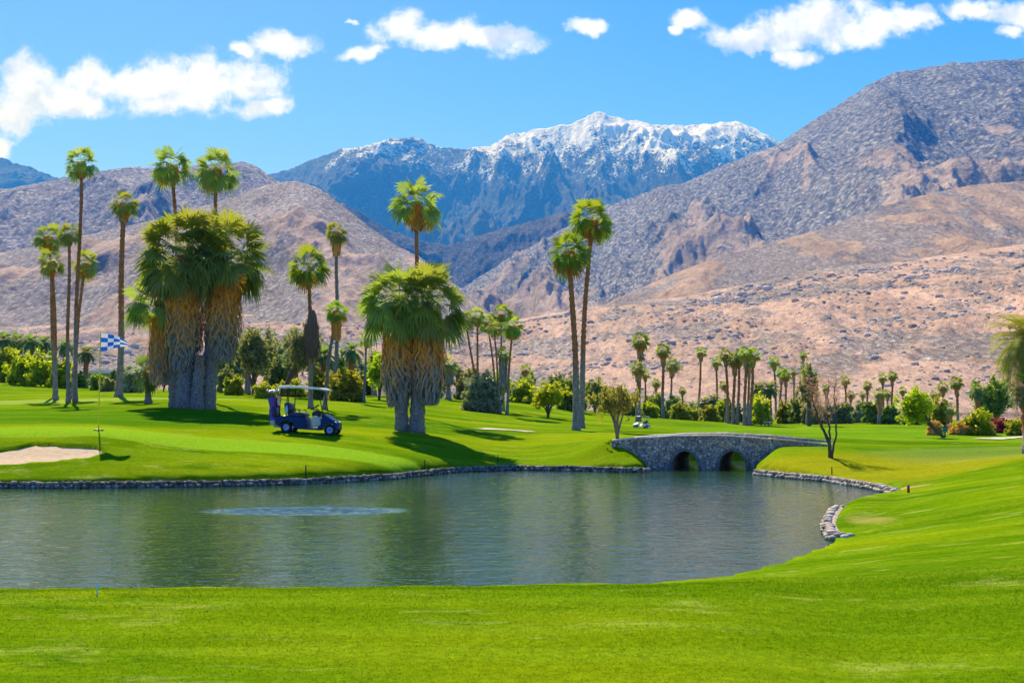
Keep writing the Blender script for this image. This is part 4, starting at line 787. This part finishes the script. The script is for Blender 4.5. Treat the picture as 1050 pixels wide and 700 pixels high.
# bare forked tree right of the bridge
base = hit(852, 469.5); s = mpx(base[1]); e = empty('bare_tree', base, 'nearly leafless forked tree with orange pink twigs at the right end of the bridge', 'tree'); b = MB(); tw = MB(); lf = MB()
def branch(p, q, r0, r1, b, wob=.06):
    k = np.linspace(0, 1, 8)[:, None]; mid = (p + q) / 2 + wob * rng.standard_normal(3) * np.linalg.norm(q - p); P = (1 - k) ** 2 * p + 2 * k * (1 - k) * mid + k ** 2 * q; b.tube(P, np.linspace(r0, r1, 8), 7, .12); return P
def P2(px, py, dy=0): return np.array([(px - 852) * s, dy, (469.5 - py) * s])
limbs = []
for pts, r in (([(852, 472), (850, 456), (845, 440), (838, 425), (834, 412), (833, 398)], 3.0), ([(852, 470), (852, 452), (851, 438), (849, 424), (851, 408), (850, 396)], 2.2), ([(853, 470), (857, 452), (857.5, 436), (858, 420), (857, 404), (859, 392)], 2.0), ([(849, 450), (844, 436), (842, 420), (838, 405)], 1.3)):
    P = np.array([P2(x, y, .1 * rng.standard_normal()) for x, y in pts]); tt = np.linspace(0, 1, 22); Pi = np.stack([np.interp(tt, np.linspace(0, 1, len(P)), P[:, i]) for i in range(3)], -1); Pi += .012 * rng.standard_normal(Pi.shape); b.tube(Pi, np.linspace(r * s * .6, r * s * .18, 22), 8, .12); limbs.append(Pi)
for P in limbs:
    for j in range(19):
        k = int(rng.integers(9, 22)); p = P[k]; q = p + np.array([rng.standard_normal() * 7, rng.standard_normal() * 6, 4 + 10 * rng.random()]) * s; Q = branch(p, q, .32 * s, .11 * s, tw, .1)
        for u in range(4): w = q if u else Q[4]; q2 = w + np.array([rng.standard_normal() * 3.5, rng.standard_normal() * 3.5, 1 + 4 * rng.random()]) * s; branch(w, q2, .13 * s, .06 * s, tw, .1); leafcloud(lf, q2, np.array([2.4, 2.4, 2.4]) * s, 6, .55 * s, rng.random(), shell=.8)
b.build('trunk', M['bark'], e); tw.build('twigs', M['barktwig'], e); lf.build('crown', M['orange'], e, smooth=False)
# ------------------------------------------------------------------ stone bridge
def bridge():
    D = 40.3; s = mpx(D); xL, xR = pt(627, 450, D)[0], pt(848, 450, D)[0]
    def zt(x):
        px = 525 + x / s; py = np.interp(px, [610, 626, 650, 690, 735, 780, 820, 848], [453, 452, 449.5, 447.2, 447, 449.5, 453, 456]); return CZ + (HY - py) * s
    c1 = pt(702, 470, D)[0]; c2 = pt(750.5, 470, D)[0]; rw = 14.3 * s; hh = (483.5 - 464.5) * s; W = 4.4
    e = empty('stone_bridge', (0, 0, 0), 'low stone footbridge with two arches across the end of the pond', 'bridge')
    m = NT('bridge_stone', .9, .15); v = m.obj((1, 1, 1)); warp = m.n('ShaderNodeVectorMath', operation='ADD'); m.link(v, warp.inputs[0]); ns = m.n('ShaderNodeTexNoise'); ns.inputs['Scale'].default_value = 4; m.link(v, ns.inputs['Vector']); sc = m.n('ShaderNodeVectorMath', operation='SCALE'); sc.inputs['Scale'].default_value = .08; m.link(ns.outputs['Color'], sc.inputs[0]); m.link(sc.outputs[0], warp.inputs[1]); w = warp.outputs[0]
    f1 = m.vor(w, 10); ed = m.vor(w, 10, 'DISTANCE_TO_EDGE'); sp = m.n('ShaderNodeSeparateColor'); m.link(f1.outputs['Color'], sp.inputs[0])
    c = m.ramp(sp.outputs[0], [(0, (.26, .22, .20)), (.3, (.52, .43, .35)), (.55, (.62, .40, .25)), (.8, (.78, .64, .48)), (1, (.36, .32, .31))]); c = m.mix(1.0, c, m.ramp(m.noise(v, 26, 4), [(.3, .7), (.7, 1.25)]), 'MULTIPLY')
    g = m.rng(ed.outputs['Distance'], .0, .07); c = m.mix(g, (.085, .08, .075), c); m.base(c); m.bump(m.math('ADD', g, m.math('MULTIPLY', m.noise(v, 22, 4), .3)), .9, .035)
    b = MB(); xs_ = np.unique(np.round(np.concatenate([np.arange(xL, xR, .12), [xR], [c1 - rw, c1 + rw, c2 - rw, c2 + rw], np.linspace(c1 - rw, c1 + rw, 26), np.linspace(c2 - rw, c2 + rw, 26)]), 4))
    def zb(x):
        for c in (c1, c2):
            if abs(x - c) < rw - 1e-4: return -.02 + hh * math.sqrt(max(0, 1 - ((x - c) / rw) ** 2)) ** .9 if abs(x - c) < rw else -.5
        return -.6
    def face(y, flip, inset=0):
        V = []; Q = []
        for x0, x1 in zip(xs_[:-1], xs_[1:]):
            mid = (x0 + x1) / 2; inarch = any(abs(mid - c) < rw for c in (c1, c2)); n = 8
            za = zb(x0) if inarch and abs(zb(x0) + .6) > .01 else (-.02 if inarch else -.6); zc = zb(x1) if inarch and abs(zb(x1) + .6) > .01 else (-.02 if inarch else -.6)
            for k in range(n):
                k0, k1 = k / n, (k + 1) / n; i = len(V)
                V += [[x0, y, za + (zt(x0) - za) * k0], [x1, y, zc + (zt(x1) - zc) * k0], [x1, y, zc + (zt(x1) - zc) * k1], [x0, y, za + (zt(x0) - za) * k1]]
                Q.append([i, i + 1, i + 2, i + 3] if not flip else [i + 3, i + 2, i + 1, i])
        V = np.array(V); V[:, 0] += .30 * (y - D); V[:, 1] += (.02 * fbm(V[:, 0] * 3, V[:, 2] * 3, 3, 3)); b.add(V, Q=Q)
    face(D, False); face(D + .32, True); face(D + W - .32, False); face(D + W, True)
    for c in (c1, c2):     # barrel of each arch, and its springing walls under water
        a = np.linspace(0, pi, 26); V = []
        for q in a:
            x = c - rw * cos(q); z = -.02 + hh * abs(sin(q)) ** .9; V += [[x, D, z], [x + .30 * W, D + W, z]]
        b.add(V, Q=[[2 * i, 2 * i + 2, 2 * i + 3, 2 * i + 1] for i in range(25)])
        for x in (c - rw, c + rw): b.add([[x, D, -.6], [x + .30 * W, D + W, -.6], [x + .30 * W, D + W, -.02], [x, D, -.02]], Q=[[0, 1, 2, 3]])
    b.build('arch_wall', m.m, e, smooth=False)
    dk = MB(); i0 = [];
    for x in np.linspace(xL, xR, 50): k3 = .30 * (W - .3); i0 += [[x + .09, D + .30, zt(x) - .14], [x + k3, D + W - .30, zt(x) - .14], [x + .09, D + .30, zt(x) - .34], [x + k3, D + W - .30, zt(x) - .34]]
    dk.add(i0, Q=[q for i in range(49) for q in ([4 * i, 4 * i + 4, 4 * i + 5, 4 * i + 1], [4 * i + 2, 4 * i + 3, 4 * i + 7, 4 * i + 6])]); dk.build('deck', plain('path_concrete', (.55, .50, .43), .9, .1), e)
    Mc = rockmat('coping_stone', (.58, .52, .44), (.80, .74, .64))
    for y0 in (D + .15, D + W - .15):
        cp = MB(); x = xL
        while x < xR:
            w_ = .28 + .22 * rng.random(); sl = (zt(x + w_) - zt(x)) / w_; cp.box((x + w_ / 2 + .30 * (y0 - D), y0 + .008 * rng.standard_normal(), zt(x + w_ / 2) + .022 + .004 * rng.standard_normal()), (w_ - .012, .40 + .03 * rng.random(), .045), ry=-math.atan(sl), col=rng.random()); x += w_
        cp.build('coping', Mc, e, smooth=False)
    # voussoir ring stones round each arch
    for c in (c1, c2):
        r_ = MB()
        for i in range(15):
            q = pi * (i + .5) / 15; x = c - (rw + .055) * cos(q); z = -.02 + (hh + .055) * sin(q); r_.box((x, D - .012, z), (.125 + .02 * rng.random(), .075, .085), ry=-(pi / 2 - q) , col=.15 + .6 * rng.random())
        r_.build('arch_ring', rockmat('ring_stone', (.13, .125, .13), (.30, .26, .22)), e, smooth=False)
bridge()
# ------------------------------------------------------------------ cart paths on the lawn
def ribbon(pts, w, name, mat):
    P = np.array([hit(*p)[:2] if len(p) == 2 else np.array(p[:2]) for p in pts]); t = np.linspace(0, 1, 60); q = np.linspace(0, 1, len(P)); C = np.stack([np.interp(t, q, P[:, i]) for i in (0, 1)], -1)
    tn = np.gradient(C, axis=0); tn /= np.linalg.norm(tn, axis=1)[:, None]; nn = np.stack([-tn[:, 1], tn[:, 0]], -1); b = MB(); V = []
    for off in np.linspace(-w, w, 7):
        c = C + nn * off; V.append(np.stack([c[:, 0], c[:, 1], ground(c[:, 0], c[:, 1]) + .035], -1))
    V = np.stack(V, 1); b.add(V.reshape(-1, 3), Q=[[i * 7 + j, i * 7 + j + 1, i * 7 + j + 8, i * 7 + j + 7] for i in range(59) for j in range(6)]); return tag(b.build(name, mat), kind='structure')
pc = plain('concrete_path', (.52, .47, .38), .9, .1, nscale=3)
ribbon([(490, 440), (505, 440.2), (525, 441.2), (545, 443.2)], .36, 'path', pc)
ribbon([(1010, 450.5), (1030, 449.5), (1060, 448), (1100, 447)], .6, 'path', pc)
# ------------------------------------------------------------------ golf carts
Mb = plain('blue_paint', (.002, .035, .13), .4, .12, noise=.05); Mw = plain('white_plastic', (.80, .80, .78), .35, .5, noise=.03); Mk = plain('black_rubber', (.015, .015, .016), .8, .3); Mrim = plain('blue_grey_rim', (.22, .38, .75), .3, .6, noise=.1)
Mgrey = plain('grey_plastic', (.35, .34, .36), .5, .4); Mblk = plain('black_metal', (.02, .02, .022), .4, .5); Mseat = plain('dark_blue_vinyl', (.015, .03, .10), .5, .4); Mbag = plain('purple_bag_fabric', (.10, .06, .38), .7, .3); Mbag2 = plain('navy_bag_fabric', (.03, .03, .12), .7, .3)
Mcl = plain('club_head', (.55, .55, .58), .25, .8, metal=.6); Msk = plain('pinkish_towel', (.75, .42, .34), .9, .1); Mbei = plain('pale_canvas', (.62, .56, .50), .9, .1)
def prism(b, prof, y0, y1, bev=.0, inset=.04):
    """side profile (x,z) extruded across y with softened shoulders"""
    P = np.array(prof); n = len(P); c = P.mean(0); L = []
    ins = c + (P - c) * (1 - inset / np.maximum(np.linalg.norm(P - c, axis=1), .1))[:, None]
    for y, Q in ((y0, ins), (y0 + inset * .9, P), (y1 - inset * .9, P), (y1, ins)): L.append(np.stack([Q[:, 0], np.full(n, y), Q[:, 1]], -1))
    V = np.vstack(L); Q = [[k * n + i, k * n + (i + 1) % n, (k + 1) * n + (i + 1) % n, (k + 1) * n + i] for k in range(3) for i in range(n)]
    b.add(V, Q=Q)
    bm = bmesh.new(); vs = [bm.verts.new((p[0], p[1], 0)) for p in ins]; f = bm.faces.new(vs); r = bmesh.ops.triangulate(bm, faces=[f]); bm.verts.index_update(); tri = [[v.index for v in q.verts] for q in bm.faces]; bm.free()
    b.add(L[0], T=tri); b.add(L[3], T=[t[::-1] for t in tri])
def wheel(e, x, y, r=.215):
    def ring(a, R, w, r_in, mat, name, par):
        b = MB(); t = np.linspace(0, 2 * pi, 29)[:-1]; prof = [(r_in, -w / 2), (R * .93, -w / 2), (R, -w / 4), (R, w / 4), (R * .93, w / 2), (r_in, w / 2)]; m_ = len(prof)
        V = [[x + p[0] * cos(q), y + p[1], r + p[0] * sin(q)] for q in t for p in prof]; n = len(t); b.add(V, Q=[[i * m_ + j, i * m_ + (j + 1) % m_, ((i + 1) % n) * m_ + (j + 1) % m_, ((i + 1) % n) * m_ + j] for i in range(n) for j in range(m_)]); return b.build(name, mat, par)
    w = ring(0, r, .17, r * .62, Mk, 'wheel', e); ring(0, r * .64, .12, .03, Mrim, 'rim', w)
def golf_cart(loc, rz, body, label, loaded=True, sc=1.0):
    e = empty('golf_cart', loc, label, 'golf cart', rz=rz)
    q = np.array([cos(rz), sin(rz)]) * 1.65; e.rotation_euler = (0, -math.atan2(gz(loc[0] + q[0], loc[1] + q[1]) - gz(loc[0], loc[1]), 1.65), rz)
    arch = lambda cx, r0, a0, a1: [(cx + r0 * cos(rad(a)), .215 + r0 * sin(rad(a))) for a in np.linspace(a0, a1, 9)]
    b = MB(); prism(b, [(-.42, .34), (-.45, .48), (-.36, .60), (-.10, .66), (.30, .67), (.62, .64), (.72, .50), (.76, .30), (.78, .24), (1.20, .24), (1.22, .18), (.30, .18)] + arch(0, .29, 5, 175), -.55, .55); b.build('rear_body', body, e)
    b = MB(); prism(b, [(1.22, .18), (1.18, .30), (1.30, .42), (1.30, .78), (1.36, .80), (1.50, .70), (1.68, .60), (1.86, .50), (1.90, .40), (1.86, .33)] + arch(1.65, .27, 8, 165), -.55, .55); b.build('front_cowl', body, e)
    b = MB(); b.box((.95, 0, .205), (.62, 1.0, .05)); b.build('floor', Mgrey, e); b = MB(); prism(b, [(-.62, .26), (-.64, .44), (-.46, .47), (-.40, .30)], -.52, .52); b.box((-.35, 0, .24), (.3, .9, .1)); b.build('rear_bumper', Mgrey, e)
    b = MB(); prism(b, [(.02, .66), (.0, .74), (.10, .80), (.58, .79), (.64, .72), (.60, .66)], -.50, .50, inset=.05); b.build('seat', Mseat, e); b = MB(); prism(b, [(-.10, .74), (-.16, 1.08), (-.08, 1.14), (.02, 1.08), (.10, .80)], -.50, .50, inset=.05); b.build('backrest', Mseat, e)
    b = MB(); prism(b, [(-.42, 1.66), (-.44, 1.70), (-.36, 1.75), (.0, 1.79), (1.2, 1.77), (1.42, 1.70), (1.40, 1.67), (1.2, 1.70), (.1, 1.71), (-.30, 1.67)], -.60, .60, inset=.03); b.build('roof', Mw, e)
    for y in (-.5, .5):
        b = MB(); b.tube([(-.30, y, .6), (-.30, y, 1.68)], .022, 8); b.build('roof_post', Mblk, e); b = MB(); b.tube([(.02, y, .7), (.0, y, 1.70)], .02, 8); b.build('roof_post', Mblk, e)
        b = MB(); b.tube([(1.34, y, .78), (1.12, y, 1.70)], .018, 8); b.build('roof_post', Mblk, e); b = MB(); b.tube([(.18, y * 1.05, .78), (.22, y * 1.05, .92), (.42, y * 1.05, .90), (.55, y * 1.05, .72)], .018, 8); b.build('armrest', Mblk, e)
    b = MB(); b.tube([(1.28, -.22, .80), (.98, -.22, 1.02)], .018, 8); t = np.linspace(0, 2 * pi, 25); ax = np.array([-.55, 0, .8]); u_ = unit(np.array([.8, 0, .55])); b.tube([np.array([.97, -.22, 1.03]) + .17 * (cos(q) * u_ + sin(q) * np.array([0, 1, 0])) for q in t], .016, 7, caps=False); b.build('steering_wheel', Mblk, e)
    for x, y in ((0, -.48), (0, .48), (1.65, -.48), (1.65, .48)): wheel(e, x, y)
    for y in (-.36, .36): b = MB(); b.tube([(1.79, y, .50), (1.85, y, .47)], [.055, .05], 12); b.build('headlight', Mw, e)
    b = MB(); b.box((1.05, -.548, .24), (.2, .012, .03)); b.build('rocker_trim', Mgrey, e)
    return e
cb = hit(294, 443.6); cart = golf_cart(cb + [0, .45, -.01], rad(-3), Mb, 'blue golf cart with a white roof and golf bags parked on the lawn')
def golf_bag(loc, mat, tilt, label, seed):
    e = empty('golf_bag', loc, label, 'golf bag'); b = MB(); z = np.linspace(0, .86, 10); ax = np.stack([tilt * z, 0 * z, z], -1); b.tube(ax, .125 + .02 * np.sin(z * 9), 14, .02); b.build('bag_body', mat, e)
    b = MB(); b.box((.03, -.14, .35), (.16, .07, .34)); b.box((-.13, 0, .3), (.07, .17, .3)); b.build('pocket', Mbag2 if mat is Mbag else Mgrey, e); c = MB(); h = MB()
    for i in range(7):
        a = i * .9; p = np.array([tilt * .86 + .07 * cos(a), .07 * sin(a), .82]); q = p + np.array([.05 * cos(a) + tilt * .3, .05 * sin(a), .22 + .12 * rng.random()]); c.tube([p, q], .007, 5)
        rock(h, q, (.045, .035, .03) if i > 2 else (.07, .055, .05), .5)
    c.build('club_shaft', Mblk, e); h.build('club_head', Mcl, e); return e
p0 = np.array(cart.location)
golf_bag(p0 + [-.50, -.22, .40], Mbag, -.12, 'purple golf bag with clubs strapped upright on the rear of the blue cart, near side', 1); golf_bag(p0 + [-.47, .2, .40], Mbag2, -.08, 'dark navy golf bag with clubs on the rear of the blue cart, far side', 2)
# towel over the near seat post, bottle, and the bag in the footwell
b = MB(); xs2 = np.linspace(0, 1, 9); V = [[p0[0] - .32 + .10 * u + .01 * sin(9 * v), p0[1] - .56 - .018 * sin(7 * u + 4 * v), p0[2] + 1.32 - .34 * v] for v in xs2 for u in xs2]; V2 = [[a, c + .02, d_] for a, c, d_ in V]
b.add(V, Q=[[i * 9 + j, i * 9 + j + 1, i * 9 + j + 10, i * 9 + j + 9] for i in range(8) for j in range(8)]); b.add(V2, Q=[[i * 9 + j, i * 9 + j + 9, i * 9 + j + 10, i * 9 + j + 1] for i in range(8) for j in range(8)]); tag(b.build('towel', Msk), 'pinkish towel hanging from the rear post of the blue cart', 'towel')
b = MB(); b.tube([p0 + [.0, -.53, .70], p0 + [.0, -.53, .74], p0 + [.0, -.53, .90], p0 + [.0, -.53, .95], p0 + [.0, -.53, 1.0]], [.045, .05, .05, .025, .022], 12); tag(b.build('water_bottle', plain('pale_blue_bottle', (.25, .55, .8), .2, .6)), 'light blue water bottle standing beside the seat of the blue cart', 'bottle')
e = empty('tote_bag', p0 + [1.05, -.36, .235], 'pale canvas bag with a black top lying in the footwell of the blue cart', 'bag'); b = MB(); prism(b, [(-.18, 0), (-.2, .22), (-.14, .34), (.12, .36), (.19, .2), (.18, 0)], -.13, .13, inset=.04); b.build('bag_body', Mbei, e)
b = MB(); V = IV * [.17, .15, .13] * (1 + .1 * rng.standard_normal((len(IV), 1))) + [0, 0, .44]; b.add(V, T=IF); b.build('bag_top', Mblk, e); b = MB(); b.box((-.02, -.145, .35), (.15, .02, .07)); b.build('white_patch', Mw, e)
cart.scale = (.95,) * 3
cb2 = hit(662, 438.6); k2 = golf_cart(cb2, rad(196), plain('white_paint', (.78, .78, .78), .3, .5), 'small distant white golf cart driving on the far fairway'); s2_ = (15.5 * mpx(cb2[1])) / 2.3; k2.scale = (s2_,) * 3
# ------------------------------------------------------------------ flagstick
fb = hit(101, 441.3); e = empty('golf_flag', fb, 'yellow golf flagstick with a blue and white checkered flag on the green', 'flag'); s = mpx(fb[1]); Hf = 100.5 * s
b = MB(); b.tube([(0, 0, -.08), (0, 0, Hf)], .019, 8); b.build('pole', plain('yellow_fibreglass', (.90, .68, .06), .6, .2, noise=.04), e)
m = NT('checkered_cloth', .8, .1); ck = m.attr(); m.base(m.ramp(ck, [(0, (.80, .82, .86)), (.5, (.02, .12, .62))], 'CONSTANT')); m.translucent(m.ramp(ck, [(0, (.7, .72, .76)), (.5, (.02, .12, .62))], 'CONSTANT'), .25)
b = MB(); nx, nz, FW, FH = 10, 8, 29 * s, 19.5 * s
def fp(u, v): return [u * FW * (1 - .06 * u), .10 * sin(u * 6.5 + v * 1.2) * u ** .6, Hf - .01 - v * FH * (1 - .35 * u) - u * u * .42 * FH * (1 - v) - .05 * u * u - .02 * sin(6 * u)]
for i in range(4):
    for j in range(4):
        n = 5; V = [fp((i + a / n) / 4, (j + c_ / n) / 4) for a in range(n + 1) for c_ in range(n + 1)]; Q = [[a * 6 + c_, a * 6 + c_ + 1, (a + 1) * 6 + c_ + 1, (a + 1) * 6 + c_] for a in range(n) for c_ in range(n)]; b.add(V, Q=Q, c=float((i + j) % 2))
b.build('cloth', m.m, e); b = MB(); t = np.linspace(0, 2 * pi, 25); V = [[r * cos(q), r * sin(q), z] for r, z in ((.054, .012), (.054, -.1)) for q in t[:-1]]; V += [[0, 0, -.1]]; b.add(V, Q=[[i, (i + 1) % 24, 24 + (i + 1) % 24, 24 + i] for i in range(24)], T=[[24 + i, 24 + (i + 1) % 24, 48] for i in range(24)]); b.tube([(.13 * cos(q), .13 * sin(q), .012) for q in t], .025, 6, caps=False); b.build('cup', Mblk, e)
# ------------------------------------------------------------------ stakes and small posts on the banks
def stake(px, py, hpx, label, mat, r=.018):
    p = hit(px, py); s = mpx(p[1]); b = MB(); H = hpx * s; b.tube([(0, 0, -.1), (0, 0, H * .9), (0, 0, H)], [r, r, r * .5], 7, .08); return tag(b.build('stake', mat, loc=p), label, 'stake')
Mst = barkmat('stake_wood', (.06, .045, .035)); Mrd = plain('red_stake_paint', (.30, .03, .03), .6, .3)
stake(313.5, 487, 10, 'dark stake on the far bank in front of the golf cart', Mst); stake(435.5, 480, 9, 'dark stake on the bank below the round shaggy pair', Mst); stake(510.5, 474, 8, 'dark stake on the bank between the shaggy pair and the twin palms', Mst); stake(853, 486.5, 8, 'thin dark stake below the bare tree', Mst); stake(931.5, 505, 8, 'short red brown stake at the tip of the cove', Mrd, .03)
stake(99.5, 611, 14, 'thin pale blue marker stick in the near grass at the left', plain('pale_blue_marker', (.35, .55, .70), .5, .4), .006)
# green ball washer box on a post
p = hit(969, 447.5); s = mpx(p[1]); e = empty('ball_washer', p, 'dark green box on a short post in front of the rust shrubs', 'ball washer'); b = MB(); b.box((0, 0, 2.5 * s), (1.2 * s, 1.2 * s, 5.5 * s)); b.build('post', Mblk, e); b = MB(); prism(b, [(-2.3 * s, 4.5 * s), (-2.3 * s, 10 * s), (2.3 * s, 10 * s), (2.3 * s, 4.5 * s)], -2 * s, 2 * s, inset=.03); b.build('box', plain('green_plastic', (.01, .16, .09), .4, .4), e)
b = MB(); prism(b, [(-2.7 * s, 10 * s), (-2.2 * s, 11.2 * s), (2.2 * s, 11.2 * s), (2.7 * s, 10 * s)], -2.4 * s, 2.4 * s, inset=.02); b.build('lid', Mblk, e)
# white bench on the far fairway
p = hit(787, 436.5); s = mpx(p[1]); e = empty('bench', p, 'small white bench at the foot of the dark date palms', 'bench'); b = MB(); b.box((0, 0, 4 * s), (7.5 * s, 3 * s, .7 * s)); b.build('seat', Mw, e)
for x in (-2.8 * s, 2.8 * s): b = MB(); b.box((x, 0, 1.8 * s), (.7 * s, 2.4 * s, 3.8 * s)); b.build('leg', Mgrey, e)
# low white roofed house behind the left lawn crest
p = at(107, 118); s = mpx(118); z0 = CZ + (HY - 381) * s; e = empty('house', p, 'low house with a flat white roof far behind the checkered flag', 'house'); hz = z0 - p[2]
b = MB(); b.box((0, 0, hz / 2 - .2), (24 * s, 4, hz)); b.build('wall', plain('tan_stucco', (.42, .33, .26), .9, .1), e); b = MB(); b.box((0, -.1, hz - .12), (28 * s, 5, .28)); b.build('roof', Mw, e)
for x in (-6 * s, 1 * s, 7 * s): b = MB(); b.box((x, -2.01, hz - .95), (3 * s, .06, .8)); b.build('window', plain('dark_window', (.03, .04, .05), .1, .6), e)
# red flowering creeper hanging over the right foot of the bridge
p = pt(781, 478, 40.2); b = MB()
for i in range(14): leafcloud(b, np.array([(i / 13 - .5) * .36, .03 * rng.standard_normal(), .10 * math.sin(i * .25)]), np.array([.05, .04, .03]), 30, .022, rng.random())
tag(b.build('creeper', M['crimson'], loc=(p[0], p[1], p[2])), 'low red creeper at the right foot of the stone bridge', 'creeper')
# ------------------------------------------------------------------ close turf blades
def turf():
    n = 120000; y = 5.6 + (12.6 - 5.6) * rng.random(n) ** .8; x = (rng.random(n) * 2 - 1) * (y * .475 + .3); z = ground(x, y); sd_ = sdist(x, y, POND); k = sd_ > .5; x, y, z = x[k], y[k], z[k]; n = len(x)
    h = (.007 + .009 * rng.random(n)) * (1 + .5 * np.clip(fbm(x * .8, y * 1.6, 3, 66), -1, 1)); w = (.0022 + .002 * rng.random(n)) * (y / 7); a = rng.random(n) * pi; l = rng.standard_normal((n, 2)) * 1.7 * h[:, None]
    dx, dy = np.cos(a) * w, np.sin(a) * w; V = np.stack([np.stack([x - dx, y - dy, z - .004], -1), np.stack([x + dx, y + dy, z - .004], -1), np.stack([x + l[:, 0] + dx * .3, y + l[:, 1] + dy * .3, z + h], -1)], 1)
    b = MB(); b.add(V.reshape(-1, 3), T=np.arange(n * 3).reshape(-1, 3), c=np.repeat(rng.random(n), 3)); tag(b.build('grass', grassmat(True), smooth=False), 'short mown grass blades of the near lawn', 'grass', kind='stuff')
turf()
